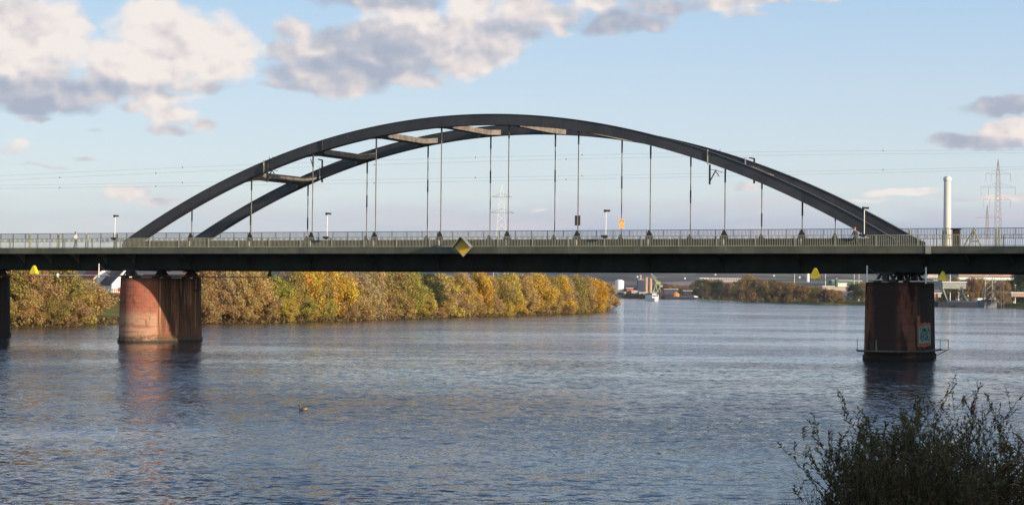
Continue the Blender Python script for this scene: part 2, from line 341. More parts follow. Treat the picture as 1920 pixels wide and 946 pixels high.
def height(x, y, d=None):
    if d is None: d = rdist(x, y)
    if d <= 0: return -min(2.5, -d*.4)
    if y < 70 and abs(x) < 450: h = 3.9*min(1, d/34)**.9
    elif x < 50 and y < 800: h = 5.2*min(1, d/34)
    elif x > 30 and y < 800: h = 5.5*min(1, d/40)
    else: h = 2.6*min(1, d/15)
    h += .25*mnoise.noise((x*.08, y*.08, 0))*min(1, d/8)
    r = math.hypot(x, y)
    if r > 4200 and y > 0:
        k = min(1, (r-4200)/3600); k = k*k*(3-2*k)
        h += k*(118 + 45*mnoise.noise((x*.0005, y*.0005, 3)) + 18*mnoise.noise((x*.002, y*.002, 5)))
    return h
def mk_ground():
    pts = [tuple(p) for p in RIVER]; n0 = len(pts); edges = [(i, (i+1) % n0) for i in range(n0)]
    rnd = random.Random(3)
    extra = []
    for i in range(n0):
        a, b = RIVER[i], RIVER[(i+1) % n0]; L = (b-a).length; t = (b-a)/L; nrm = Vector((t.y, -t.x))
        for off in (-5, 4, 11, 20, 34, 60, 110):
            st = max(9, abs(off)*1.1, L/30); k = int(L/st)+1
            for j in range(k):
                for sg in (1, -1):
                    p = a+t*((j+.5)*L/k)+nrm*off*sg; d = rdist(p.x, p.y)
                    if abs(abs(d)-abs(off)) < .6*abs(off)*.5 and (d > 0) == (off > 0): extra.append((p.x, p.y))
    for r in np.geomspace(250, 4200, 14):
        for k in range(40): extra.append((r*math.cos(k/40*6.283+r), r*math.sin(k/40*6.283+r)))
    for r in np.linspace(4300, 9800, 22):
        for k in range(150):
            a = -.25+k/149*3.64; extra.append((r*math.cos(a)+rnd.uniform(-30, 30), r*math.sin(a)+rnd.uniform(-30, 30)))
    extra += [(x, y) for x in (-11000, 0, 11000) for y in (-11000, 0, 11000) if (x, y) != (0, 0)]
    pts += extra
    vs, es, fs, *_ = delaunay_2d_cdt([Vector(p) for p in pts], edges, [], 0, 1e-4)
    m = MB(); m.v = []
    for p in vs:
        d = rdist(p.x, p.y)
        if abs(d) < .02: d = 0
        m.v.append((p.x, p.y, height(p.x, p.y, d) - (.02 if d == 0 else 0)))
    m.f = [tuple(f) for f in fs]; m.mi = [0]*len(m.f)
    g = bpy.data.materials.new('grassy ground'); g.use_nodes = True; t = g.node_tree; b = t.nodes['Principled BSDF']; b.inputs['Roughness'].default_value = .95; b.inputs['Specular IOR Level'].default_value = .1
    tc = N('ShaderNodeTexCoord', t)
    def nn(s, d=5):
        n = N('ShaderNodeTexNoise', t); n.inputs['Scale'].default_value = s; n.inputs['Detail'].default_value = d; LK(tc.outputs['Object'], n.inputs['Vector'], t); return n.outputs[0]
    r1 = N('ShaderNodeValToRGB', t); LK(nn(.15, 8), r1.inputs[0], t)
    r1.color_ramp.elements[0].position = .35; r1.color_ramp.elements[0].color = (.045, .05, .016, 1); r1.color_ramp.elements[1].position = .65; r1.color_ramp.elements[1].color = (.13, .125, .035, 1)
    # fields, vineyards and woods of the far hillsides
    vo = N('ShaderNodeTexVoronoi', t); vo.inputs['Scale'].default_value = .0045; vo.inputs['Randomness'].default_value = 1; LK(tc.outputs['Object'], vo.inputs['Vector'], t)
    r2 = N('ShaderNodeValToRGB', t); sp = N('ShaderNodeSeparateColor', t); LK(vo.outputs['Color'], sp.inputs[0], t); LK(sp.outputs[0], r2.inputs[0], t)
    ce = r2.color_ramp; ce.interpolation = 'CONSTANT'; ce.elements[0].color = (.055, .05, .045, 1); ce.elements[1].position = .3; ce.elements[1].color = (.15, .10, .09, 1)
    for p, c in ((.5, (.06, .06, .045)), (.68, (.26, .20, .17)), (.84, (.12, .12, .08))):
        e = ce.elements.new(p); e.color = (*c, 1)
    wd = N('ShaderNodeMapRange', t, interpolation_type='SMOOTHSTEP'); LK(nn(.0022, 9), wd.inputs[0], t); wd.inputs[1].default_value = .5; wd.inputs[2].default_value = .56
    m1 = N('ShaderNodeMix', t, data_type='RGBA'); LK(wd.outputs[0], m1.inputs[0], t); LK(r2.outputs[0], m1.inputs[6], t); m1.inputs[7].default_value = (.02, .024, .018, 1)
    ln = N('ShaderNodeVectorMath', t, operation='LENGTH'); LK(tc.outputs['Object'], ln.inputs[0], t)
    fr = N('ShaderNodeMapRange', t); LK(ln.outputs['Value'], fr.inputs[0], t); fr.inputs[1].default_value = 3300; fr.inputs[2].default_value = 4300
    m2 = N('ShaderNodeMix', t, data_type='RGBA'); LK(fr.outputs[0], m2.inputs[0], t); LK(r1.outputs[0], m2.inputs[6], t); LK(m1.outputs[2], m2.inputs[7], t)
    LK(m2.outputs[2], b.inputs['Base Color'], t)
    o = m.build('ground', g); tag(o, kind='structure')
mk_ground()
def mk_water():
    m = bpy.data.materials.new('river water'); m.use_nodes = True; t = m.node_tree; b = t.nodes['Principled BSDF']
    b.inputs['Base Color'].default_value = (.012, .021, .032, 1); b.inputs['Roughness'].default_value = .06; b.inputs['IOR'].default_value = 1.333
    tc = N('ShaderNodeTexCoord', t)
    def nn(s, d, sx=1, sy=1, rough=.5, rot=0, off=0, dist=0):
        mp = N('ShaderNodeMapping', t); LK(tc.outputs['Object'], mp.inputs[0], t); mp.inputs['Scale'].default_value = (sx, sy, 1); mp.inputs['Rotation'].default_value = (0, 0, rot); mp.inputs['Location'].default_value = (off, off, 0)
        n = N('ShaderNodeTexNoise', t); n.inputs['Scale'].default_value = s; n.inputs['Detail'].default_value = d; n.inputs['Roughness'].default_value = rough; n.inputs['Distortion'].default_value = dist
        LK(mp.outputs[0], n.inputs['Vector'], t); return n.outputs[0]
    def sl(s, d, sx, sy, rough, rot, off, k):
        mp = N('ShaderNodeMapping', t); LK(tc.outputs['Object'], mp.inputs[0], t); mp.inputs['Scale'].default_value = (sx, sy, 1); mp.inputs['Rotation'].default_value = (0, 0, rot); mp.inputs['Location'].default_value = (off, off*1.7, 0)
        n = N('ShaderNodeTexNoise', t); n.inputs['Scale'].default_value = s; n.inputs['Detail'].default_value = d; n.inputs['Roughness'].default_value = rough
        LK(mp.outputs[0], n.inputs['Vector'], t)
        a = N('ShaderNodeVectorMath', t, operation='SUBTRACT'); LK(n.outputs['Color'], a.inputs[0], t); a.inputs[1].default_value = (.5, .5, .5)
        b_ = N('ShaderNodeVectorMath', t, operation='MULTIPLY'); LK(a.outputs[0], b_.inputs[0], t); b_.inputs[1].default_value = (k*.8, k, 0); return b_.outputs[0]
    def vadd(a, c):
        n = N('ShaderNodeVectorMath', t, operation='ADD'); LK(a, n.inputs[0], t)
        if isinstance(c, tuple): n.inputs[1].default_value = c
        else: LK(c, n.inputs[1], t)
        return n.outputs[0]
    # surface slopes of three families of wind waves, stronger and weaker in long patches
    sv_ = vadd(vadd(sl(1.1, 2, .8, 1.3, .5, .25, 0, .42), sl(3.6, 3, .7, 1.4, .6, -.2, 9, 1.0)), sl(.11, 2, .7, 1.5, .5, .1, 4, .12))
    gp = N('ShaderNodeMapRange', t, interpolation_type='SMOOTHSTEP'); LK(nn(.021, 5, .5, 1.35, .62, -.1, 5), gp.inputs[0], t); gp.inputs[1].default_value = .40; gp.inputs[2].default_value = .60; gp.inputs[3].default_value = .42; gp.inputs[4].default_value = 1.3
    sc_ = N('ShaderNodeVectorMath', t, operation='SCALE'); LK(sv_, sc_.inputs[0], t); LK(gp.outputs[0], sc_.inputs['Scale'], t)
    # wind driven waves running down the river: steep fronts to the south, long gentle backs
    ss_ = N('ShaderNodeSeparateXYZ', t); LK(sc_.outputs[0], ss_.inputs[0], t)
    sy_ = M('ADD', M('MULTIPLY', M('MINIMUM', ss_.outputs[1], 0, tree=t), 1.35, tree=t), M('MULTIPLY_ADD', M('MAXIMUM', ss_.outputs[1], 0, tree=t), .4, -.02, tree=t), tree=t)
    cb_ = N('ShaderNodeCombineXYZ', t); LK(ss_.outputs[0], cb_.inputs[0], t); LK(sy_, cb_.inputs[1], t); cb_.inputs[2].default_value = 1
    nv = N('ShaderNodeVectorMath', t, operation='NORMALIZE'); LK(cb_.outputs[0], nv.inputs[0], t); LK(nv.outputs[0], b.inputs['Normal'], t)
    q = MB(); q.quad_grid([[(-900, -200, 0), (900, -200, 0)], [(-900, 3300, 0), (900, 3300, 0)]])
    tag(q.build('water', m), kind='structure')
mk_water()
# ---------------------------------------------------------------- bridge (local frame: x along deck, y across towards the far side)
TH = .433801; BW = 11.375
BO = Vector((-.40035, 184.75, 0))
bridge = empty('arch_bridge', BO, -TH, 'dark grey steel tied arch bridge with twin ribs and thin hangers crossing the river', 'bridge')
BD = Vector((math.cos(TH), -math.sin(TH), 0)); BN = Vector((math.sin(TH), math.cos(TH), 0))
def bw(s, q, z): return BO + BD*s + BN*q + Vector((0, 0, z))
SC = -3.7; S0, S1 = -150, 150
def ztop(s): return 23.27 - .00709*(s-SC)**2
def zlo(s): return 22.20 - .00713*(s-SC)**2 - .00018*max(0, abs(s-SC)-20)**2
def arch(q):
    ss = [SC + k for k in np.concatenate((np.arange(-41.3, 41.31, 1.18),))]
    ss = [SC-42.0, SC-41.75] + ss + [SC+41.75, SC+42.0]
    rows = []
    for s in ss:
        a = abs(s-SC); t = ztop(s) if a <= 41.31 else (11.0 if a < 41.9 else 10.5); l = max(10.11, min(zlo(s), t-.3))
        w1, w2 = .36, .43; k = .06
        rows.append([(s, q-w2, l), (s, q-w2, l+k), (s, q-w1, l+k), (s, q-w1, t-k), (s, q-w2, t-k), (s, q-w2, t), (s, q+w2, t), (s, q+w2, t-k), (s, q+w1, t-k), (s, q+w1, l+k), (s, q+w2, l+k), (s, q+w2, l)])
    m = MB(); b = m.quad_grid(rows, True); n = 12
    m.f.append(tuple(range(b, b+n))[::-1]); e = b+(len(rows)-1)*n; m.f.append(tuple(range(e, e+n))); m.mi += [0, 0]
    o = m.build('arch_rib', MT['arch'], bridge)
    for s in (-27.9, 20.6, -20.9):
        p = MB(); ex = .25 if s != -20.9 else .02
        p.box((s, q-.40, (ztop(s)+zlo(s))/2), (.09 if ex > .1 else .05, .14, ztop(s)-zlo(s)+ex)); p.build('splice_plate', MT['rail'] if ex > .1 else MT['arch'], o)
    return o
arch(0); arch(BW)
HS = [-37.0+7.4*k for k in range(10)]
for q in (0, BW):
    for i, s in enumerate(HS):
        m = MB(); zt = zlo(s)-.02
        m.tube([(s, q, 10.9), (s, q, zt)], .055, 6)
        o = m.build('hanger', MT['rod'], bridge)
        k = MB(); k.tube([(s, q, zt-1.25 if zt-11 > 3 else zt-.8), (s, q, zt)], .085, 6); k.build('sleeve', MT['darksteel'], o)
        if zt > 15 and q > 0:
            k = MB(); k.tube([(s, q, zt-4.9), (s, q, zt-3.6)], .08, 6); k.build('sleeve', MT['darksteel'], o)
        g = MB(); b = len(g.v)
        out = [(-.40, 10.95), (-.34, 11.2), (-.08, 11.72), (.08, 11.72), (.34, 11.2), (.40, 10.95), (.13, 10.5), (-.13, 10.5)]
        g.v += [(s+x, q-.26, z) for x, z in out] + [(s+x, q-.16, z) for x, z in out]
        g.f += [tuple(range(8)), tuple(range(15, 7, -1))] + [(i_, i_+8, (i_+1) % 8+8, (i_+1) % 8) for i_ in range(8)]; g.mi += [0]*10
        g.build('gusset', MT['darksteel'], o)
        g = MB(); g.box((s-.02, q-.34, 10.5), (.10, .14, .8)); g.build('gusset_rib', MT['rail'], o)
for k in range(1, 9):
    s = HS[k]; zb = zlo(s)+.03; sl = -.01426*(s-SC)
    m = MB(); n = 15; rows = []
    for j in range(n):
        t = j/(n-1); q = .36+(BW-.72)*t; e = min(t, 1-t)*(BW-.72); hw = .38 + (.95*(1-e/1.5)**2 if e < 1.5 else 0)
        a = [(s-hw, q, zb-sl*hw), (s+hw, q, zb+sl*hw), (s+hw, q, zb+.52+sl*hw), (s-hw, q, zb+.66-sl*hw)]
        rows.append(a)
    m.quad_grid(rows, True); m.build('cross_beam', MT['beam'], bridge)
# tie girders, plate girders, deck
for q in (0, BW):
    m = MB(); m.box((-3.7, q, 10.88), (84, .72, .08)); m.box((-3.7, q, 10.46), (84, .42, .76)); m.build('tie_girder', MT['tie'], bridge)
    m = MB(); m.box((-3.7, q-.34 if q == 0 else q+.34, 10.22), (80, .2, .22)); m.build('kerb', MT['fascia'], bridge)
    for s in [HS[i]-.75 for i in range(10)]+[HS[9]+6.6]:
        p = MB(); p.box((s, q-.44, 10.48), (1.25, .12, .7)); p.build('dark_panel', MT['darksteel'], bridge)  # dark panel just left of each hanger foot
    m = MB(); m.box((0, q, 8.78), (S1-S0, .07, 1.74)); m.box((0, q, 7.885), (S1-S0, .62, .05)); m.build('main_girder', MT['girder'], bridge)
m = MB()
for s in np.arange(S0+2, S1, 3.7): m.box((s, BW/2, 9.2), (.25, BW-.1, .9))
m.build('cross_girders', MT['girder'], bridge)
m = MB()
m.box((0, BW/2, 9.83), (S1-S0, BW+4.9, .14)); m.build('deck_slab', MT['concrete'], bridge)
m = MB(); m.box((0, BW/2, 9.94), (S1-S0, BW-1.2, .07)); m.build('roadway', MT['asphalt'], bridge)
m = MB()
for q in (-1.4, BW+1.4): m.box((0, q, 9.99), (S1-S0, 2.0, .17))
m.build('walkway', MT['concrete'], bridge)
for (a, b) in ((S0, -44.6), (-44.57, -12), (-11.97, 14), (14.03, 35.2), (35.23, 41.4), (41.9, S1)):
    m = MB(); m.box(((a+b)/2, -2.47, 9.79), (b-a, .08, .60)); m.box(((a+b)/2, -2.40, 9.50), (b-a, .22, .03)); m.box(((a+b)/2, -2.44, 10.11), (b-a, .16, .04)); m.build('fascia', MT['fascia'], bridge)
m = MB(); m.box((41.65, -2.50, 9.80), (.46, .12, .66)); m.build('joint_cover', MT['rail'], bridge)
m = MB(); m.box((0, BW+2.47, 9.79), (S1-S0, .08, .60)); m.build('fascia', MT['fascia'], bridge)
bs = [s for s in np.arange(-96, -40.5, 3.7)] + HS + list(np.arange(41, 90, 3.7))
for i, s in enumerate(bs):
    m = MB(); nn_ = 8; w2 = .07; top = 9.74; rows = []
    for j in range(nn_+1):
        t = j/nn_; q = -2.42+2.36*t; zb = 9.50-1.05*t**2.2 if s < -40 else 9.50-1.2*t**1.6
        rows.append([(s-w2, q, zb), (s+w2, q, zb), (s+w2, q, top), (s-w2, q, top)])
    m.quad_grid(rows, True); m.box((s, -1.2, 9.47), (.26, 1.4, .03)); m.build('bracket', MT['fascia'] if s < -40 else MT['girder'], bridge)
    m = MB(); m.box((s, -.09, 8.5), (.14, .1, 1.1)); m.build('stiffener', MT['girder'], bridge)
# high-voltage cable brackets fixed to the ribs
for (s, q, zc, up) in ((-27.3, -.62, 18.2, 0), (-28.2, BW+.62, 18.9, 1), (20.9, -.62, 17.2, 0), (21.2, BW+.62, 18.0, 1)):
    m = MB(); m.bar((s, q, zc-1.25), (s, q, zc+(1.25 if up else .6)), .15)
    m.bar((s, q, zc-1.0), (s+.62, q, zc+.1), .09); m.bar((s+.1, q, zc+.15), (s+1.3, q, zc-.15), .05); m.bar((s+.62, q, zc-.1), (s+.9, q, zc-.5), .07)
    if up:
        m.bar((s, q, zc+1.2), (s-.5, q, zc+1.3), .13); m.bar((s-1.1, q, zc+.3), (s-1.5, q, zc+1.35), .07); m.bar((s-.5, q, zc+1.3), (s-1.5, q, zc+1.3), .02)
    else:
        for dx in (.15, .55, .95):
            p = MB(); p.bar((s+dx, q+.1, ztop(s)-.2), (s+dx, q+.1, ztop(s)+.25), .04); p.build('prong', MT['darksteel'], bridge)
    m.build('cable_bracket', MT['darksteel'], bridge)
# railings
def railing(q, name, label, zb, zt, zr, bays, bay, bal, mt, rails, pw, bt=.033, full=None):
    r = empty(name, BO, -TH, label, 'railing')
    s0, s1 = bays
    m = MB()
    for z, hh in rails: m.box(((s0+s1)/2, q, z), (s1-s0, .07, hh))
    m.build('handrail', mt, r)
    n = int(round((s1-s0)/bay)); me = None; pe = None
    p = MB(); p.box((0, 0, (zb+zt)/2-.02), (pw, .08, zt-zb-.04)); pe = p.mesh('post', mt)
    p = MB(); k = int(bay/bal)
    for j in range(1, k): p.box((j*bay/k, 0, (zr+zt)/2-.02), (bt, .03, zt-zr-.05))
    me = p.mesh('baluster_panel', mt)
    for i in range(n+1):
        if full and not full(s0+i*bay): pass
        obj('post', pe, r, (s0+i*bay, q, 0))
        if i < n: obj('baluster_panel', me, r, (s0+i*bay, q, 0))
    return r
railing(-2.36, 'railing', 'lower olive railing along the near edge of the bridge walkway', 10.13, 11.12, 10.2, (-92.5, 81.4), 3.7, .155, MT['rail'], ((11.12, .06), (10.19, .04)), .11)
rr = railing(BW+2.36, 'railing', 'taller dark railing along the far edge of the bridge deck', 10.13, 12.26, 11.3, (-98.05, 75.85), 1.85, .142, MT['raildark'], ((12.26, .06), (11.3, .05)), .06)
for s in (-75.9, -69.6, -65.4, -61.3, -57.1, 36.2, 39.5, 44.5, 49.5):
    m = MB(); m.box((s, BW+2.25, 11.2), (.16, .12, 2.2)); m.box((s+.28, BW+2.25, 11.15), (.1, .12, 2.05)); m.build('double_post', MT['rail'], rr)
m = MB()
for s in np.arange(33, 42.5, .31): m.box((s, BW+2.36, 10.72), (.05, .05, 1.15))
m.build('lower_balusters', MT['rail'], rr)
# piers
def pier(s, dark, label, z_top=7.0):
    p = empty('bridge_pier', bw(s, BW/2, 0), -TH, label, 'bridge pier', 'sandstone bridge piers')
    hl, r = 3.7, 2.35; ring = []; per = []; u = 0
    # perimeter starts at the middle of the near nose, runs round it, down the right-hand long face
    def outline(k):
        o = []; R = r*k
        for j in range(0, 13): a = -math.pi/2 + j/12*math.pi/2; o.append((R*math.cos(a), -hl+R*math.sin(a), r*(a+math.pi/2)))
        for j in range(1, 9): o.append((R, -hl+2*hl*j/8, r*math.pi/2+2*hl*j/8))
        for j in range(1, 25): a = j/24*math.pi; o.append((R*math.cos(a), hl+R*math.sin(a), r*math.pi/2+2*hl+(a*r if a < math.pi/2 else (math.pi-a)*r)))
        for j in range(1, 9): o.append((-R, hl-2*hl*j/8, r*math.pi/2+2*hl*(1-j/8)))
        for j in range(1, 13): a = math.pi + j/12*math.pi/2; o.append((R*math.cos(a), -hl+R*math.sin(a), r*(1.5*math.pi-a)))
        return o
    m = MB(); rows = []; zs = [-2.5, 0, .45, .47, 2, 4, 6, z_top-.02, z_top]
    ks = [1.09, 1.06, 1.055, 1.01, .995, .98, .965, .955, .93]
    for z, k in zip(zs, ks): rows.append([(x, y, z) for x, y, _ in outline(k)])
    m.quad_grid(rows, False); n = len(rows[0]); m.f.append(tuple(range((len(zs)-1)*n, len(zs)*n-1))); m.mi.append(0)
    me = m.mesh('pier_shaft', MT['pierdark'] if dark else MT['pier']); uvl = me.uv_layers.new(name='UVMap'); o1 = outline(1)
    off = 0
    for lp in me.loops:
        v = lp.vertex_index; uvl.data[lp.index].uv = (o1[v % n][2]+off, zs[v//n])
    obj('pier_shaft', me, p)
    # bearings and frames on the cap
    for q in (-BW/2, 0, BW/2):
        m = MB()
        for sx in (-1, 1):
            m.box((sx*.75, q, 7.12), (.5, .9, .24)); m.bar((sx*.75, q-.25, 7.2), (sx*.35, q, 7.86), .16); m.bar((sx*.75, q+.25, 7.2), (sx*.35, q, 7.86), .16)
        m.box((0, q, 7.80), (1.6, .9, .12)); m.box((0, q, 7.5), (.5, .7, .7)); m.build('bearing', MT['darksteel'], p)
    m = MB()
    for sx in (-1.55, 1.55): m.bar((sx, -5.6, 7.16), (sx, 5.6, 7.16), .12)
    m.bar((1.7, -5.7, 7.32), (1.7, 5.7, 7.32), .1)
    m.build('cap_rail', MT['rust'], p)
    return p
def px_of(p):
    c = cam.matrix_world.inverted() @ p; return 960 + F*c.x/-c.z
PSX = min(np.arange(-90, -60, .05), key=lambda s_: abs(px_of(bw(s_+2.25, BW/2+4.0, 3)) - 12))
P1 = pier(-44.8, False, 'sunlit red sandstone pier with brown streaks under the left end of the arch')
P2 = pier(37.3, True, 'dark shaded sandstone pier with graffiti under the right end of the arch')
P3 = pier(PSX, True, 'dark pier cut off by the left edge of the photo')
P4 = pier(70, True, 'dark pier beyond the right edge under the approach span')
# ledge and railing round the foot of the right pier, ladder platform on the left one
def ledge(P):
    m = MB(); hl = 3.7; R = 2.78; pts = []
    for j in range(0, 22): a = math.pi*1.02 + j/21*math.pi*.98; pts.append(Vector((R*math.cos(a), -hl+R*math.sin(a), .78)))
    for j in range(1, 5): pts.append(Vector((R, -hl+2*hl*j/4, .78)))
    for a, b in zip(pts, pts[1:]): m.bar(a, b, .5, .09)
    m.build('ledge', MT['darksteel'], P)
    m = MB(); o = [p + Vector((p.x, p.y+hl if p.y < -hl else 0, 0)).normalized()*.27 for p in pts]
    for a, b in zip(o, o[1:]): m.bar(a+Vector((0, 0, .08)), b+Vector((0, 0, .08)), .05, .1)
    m.build('ledge_edge', MT['ledge'], P)
    m = MB()
    for i in (3, 9): m.bar(o[i], o[i]+Vector((0, 0, 1.05)), .05)
    a = bw(0, 0, 0)
    for y0, y1 in ((2.2, 3.9),):
        for x in (3.05, 3.5):
            pass
        c = [(2.7, 3.2), (3.75, 3.2)]
        m.bar((2.4, 3.2, .8), (3.75, 3.2, .8), .06); m.bar((2.4, 3.2, 1.75), (3.75, 3.2, 1.75), .05); m.bar((3.75, 3.2, .8), (3.75, 3.2, 1.75), .05); m.bar((3.0, 3.2, .8), (3.0, 3.2, 1.75), .04)
        m.bar((2.4, 3.2, .1), (3.5, 3.2, .75), .07)
    m.build('ledge_railing', MT['rail'], P)
ledge(P2)
m = MB(); m.box((2.75, 3.1, 5.75), (.95, .7, .08)); m.bar((3.2, 2.8, 5.75), (3.2, 2.8, 6.3), .04); m.bar((2.2, 2.8, 6.3), (3.2, 2.8, 6.3), .05); m.bar((3.2, 2.8, 5.8), (2.5, 2.8, 5.5), .06)
m.build('platform', MT['darksteel'], P1)
# graffiti on the right pier: curved patch following the long side, with scrawled strokes
def graffiti():
    def pt(u, z, off):    # u measured along the nose quarter then the straight side
        r = 2.35; hl = 3.7; k = float(np.interp(z, [.47, 2, 4, 6], [1.01, .995, .98, .965]))
        if u < r*math.pi/2: a = -math.pi/2+u/r; R = r*k+off; return (R*math.cos(a), -hl+R*math.sin(a), z)
        return (r*k+off, -hl+(u-r*math.pi/2), z)
    mg = {'glow': mat('orange red spray paint', (.85, .16, .03), .7, vscale=3, var=.4), 'green': mat('green spray paint', (.03, .45, .16), .6, vscale=.9, col2=(.02, .22, .42)), 'ink': mat('pale blue spray lines', (.40, .60, .52), .6), 'dk': mat('dark spray lines', (.015, .03, .03), .6)}
    root = None
    def patch(name, u0, u1, z0, z1, off, mm, jag=0, rs=1):
        rnd = random.Random(rs); rows = []; n = 14
        for z, sgn in ((z0, -1), (z1, 1)):
            rows.append([pt(u0+(u1-u0)*i/n, z+sgn*rnd.uniform(0, jag), off) for i in range(n+1)])
        m = MB(); m.quad_grid([rows[0], rows[1]]); return m.build(name, mm, root)
    root = empty('graffiti', (0, 0, 0), 0, 'spray painted green and blue graffiti with orange outline on the dark right pier', 'graffiti'); root.parent = None
    root.location = P2.location; root.rotation_euler = P2.rotation_euler
    a, b = 4.6, 9.0
    patch('outline', a-.6, b+.55, 1.25, 3.25, .012, mg['glow'], .16, 4)
    patch('outline', a-.5, a+.6, 2.4, 3.9, .011, mg['glow'], .2, 8)
    patch('fill', a, b, 1.6, 2.95, .02, mg['green'], .05)
    rnd = random.Random(5)
    for nm, mm, off, cnt in (('shadow_lettering', mg['dk'], .026, 12), ('lettering', mg['ink'], .032, 11)):
        m = MB()
        for i in range(cnt):
            u = a+.2+(b-a-.4)*i/cnt; z0, z1 = 1.72+rnd.uniform(0, .25), 2.85-rnd.uniform(0, .3)
            pts = [pt(u+rnd.uniform(-.1, .1), z0, off), pt(u+rnd.uniform(-.15, .15), (z0+z1)/2, off), pt(u+.1, z1, off), pt(u+.3, z1-.2, off), pt(u+.22, z1-.5, off)]
            m.tube(pts, .035, 5)
        m.build(nm, mm, root)
    m = MB(); n = 24
    for z in (1.56, 2.98): m.tube([pt(a+(b-a)*i/n, z, .02) for i in range(n+1)], .05, 5)
    for u in (a, b): m.tube([pt(u, 1.56, .02), pt(u, 2.98, .02)], .05, 5)
    m.build('border', mg['ink'], root)
graffiti()
def s_of(px, q):
    X, Y = px-960, 460-473; a = X*math.cos(ROLL)+Y*math.sin(ROLL); t_ = Vector((a/F, 1, 0)); P0 = BO+BN*q
    k = P0.dot(BN)/t_.dot(BN); return (t_*k-P0).dot(BD)
# street lamps on the near railing
for s, lb in ((-45.0, 'short white street lamp on the railing at the left foot of the arch'), (-18.9, 'short white street lamp between the third and fourth near hangers from the left'), (11.35, 'short white street lamp on the railing beside the small orange board'), (36.0, 'short white street lamp in front of the right foot of the arch')):
    L = empty('street_lamp', bw(s, -2.62, 0), -TH, lb, 'street lamp', 'lamps along the near railing')
    m = MB(); m.tube([(0, 0, 10.95), (0, 0, 13.42)], .042, 8); m.build('pole', MT['white'], L)
    m = MB(); m.box((-.15, 0, 11.12), (.62, .16, .2)); m.box((-.1, 0, 10.98), (.3, .12, .12)); m.build('bracket', MT['darksteel'], L)
    m = MB(); m.box((.16, 0, 13.52), (.48, .26, .14)); m.box((.30, 0, 13.44), (.24, .2, .04)); m.tube([(-.1, 0, 13.38), (-.1, 0, 13.62)], .11, 8); m.build('lamp_head', MT['darksteel'], L)
# diamond navigation sign hung in front of the railing
def diamond():
    c = bw(s_of(869, -2.95), -2.95, 10.08)
    D = empty('navigation_sign', c, -TH, 'amber diamond navigation sign with white rim and grey hood on the bridge edge', 'sign')
    h = .92
    m = MB(); v = [(0, 0, -h), (h, 0, 0), (0, 0, h), (-h, 0, 0)]
    m.v = [(x, -.05, z) for x, _, z in v]+[(x, .0, z) for x, _, z in v]; m.f = [(0, 1, 2, 3), (7, 6, 5, 4)]+[(i, i+4, (i+1) % 4+4, (i+1) % 4) for i in range(4)]; m.mi = [0]*6
    m.build('rim', MT['steel'], D)
    k = .88; m = MB(); m.v = [(x*k, -.056, z*k) for x, _, z in v]+[(x*k, -.052, z*k) for x, _, z in v]; m.f = [(0, 1, 2, 3), (7, 6, 5, 4)]+[(i, i+4, (i+1) % 4+4, (i+1) % 4) for i in range(4)]; m.mi = [0]*6
    m.build('sign_face', MT['amber'], D)
    for sx in (-1, 1):
        m = MB(); a, b = Vector((0, 0, h+.05)), Vector((sx*(h+.05), 0, 0)); mid = (a+b)/2
        t = (b-a).normalized(); n = Vector((sx*.7071, 0, .7071)); R = Matrix((t, Vector((0, 1, 0)), n)).transposed()
        m.box(mid+Vector((0, -.34, 0))+n*.04*(1 if sx > 0 else 1.2), ((b-a).length, .72, .05), R); m.build('hood', MT['hood'], D)
    m = MB(); m.bar((-.2, 0, .3), (-.2, .6, .3), .06); m.bar((.2, 0, .3), (.2, .6, .3), .06); m.bar((-.2, 0, -.3), (-.2, .5, -.3), .06); m.build('mounting_arm', MT['darksteel'], D)
diamond()
# small boards on two hangers
def board(s, q, z, wd, ht, label, back, name):
    B = empty(name, bw(s, q, z), -TH, label, 'sign')
    m = MB(); m.box((0, -.10, 0), (wd, .04, ht)); m.build('panel', back, B)
    m = MB(); m.box((0, -.07, ht*.3), (.16, .08, .05)); m.box((0, -.07, -ht*.3), (.16, .08, .05)); m.build('clamp', MT['steel'], B)
    return B
bd = board(7.4, 0, 12.72, .58, .96, 'dark grey brown back of a board clamped to a near hanger right of centre', mat('grey brown board', (.10, .085, .075), .6), 'hanger_board')
m = MB(); m.box((.0, -.13, 0), (.05, .02, .96)); m.build('seam', MT['rail'], bd)
bd = board(7.4, BW, 12.85, .52, .94, 'small orange board with black marks on a far hanger', mat('orange board', (.80, .42, .12), .5, var=.1, vscale=3), 'hanger_board')
m = MB()
for x0, z0, x1, z1 in ((-.2, .1, -.08, .38), (-.08, .38, -.02, .3), (.02, .3, .12, .38), (.12, .38, .2, .28), (.2, .28, .08, .02), (-.12, -.1, .02, -.06), (.02, -.06, .08, -.16), (-.02, -.24, .02, -.34), (-.2, -.28, -.14, -.2), (.14, -.3, .2, -.26)):
    m.bar((x0, -.125, z0), (x1, -.125, z1), .03, .05, up=(0, 1, 0))
m.build('marking', MT['darksteel'], bd); bd.rotation_euler.z += .55
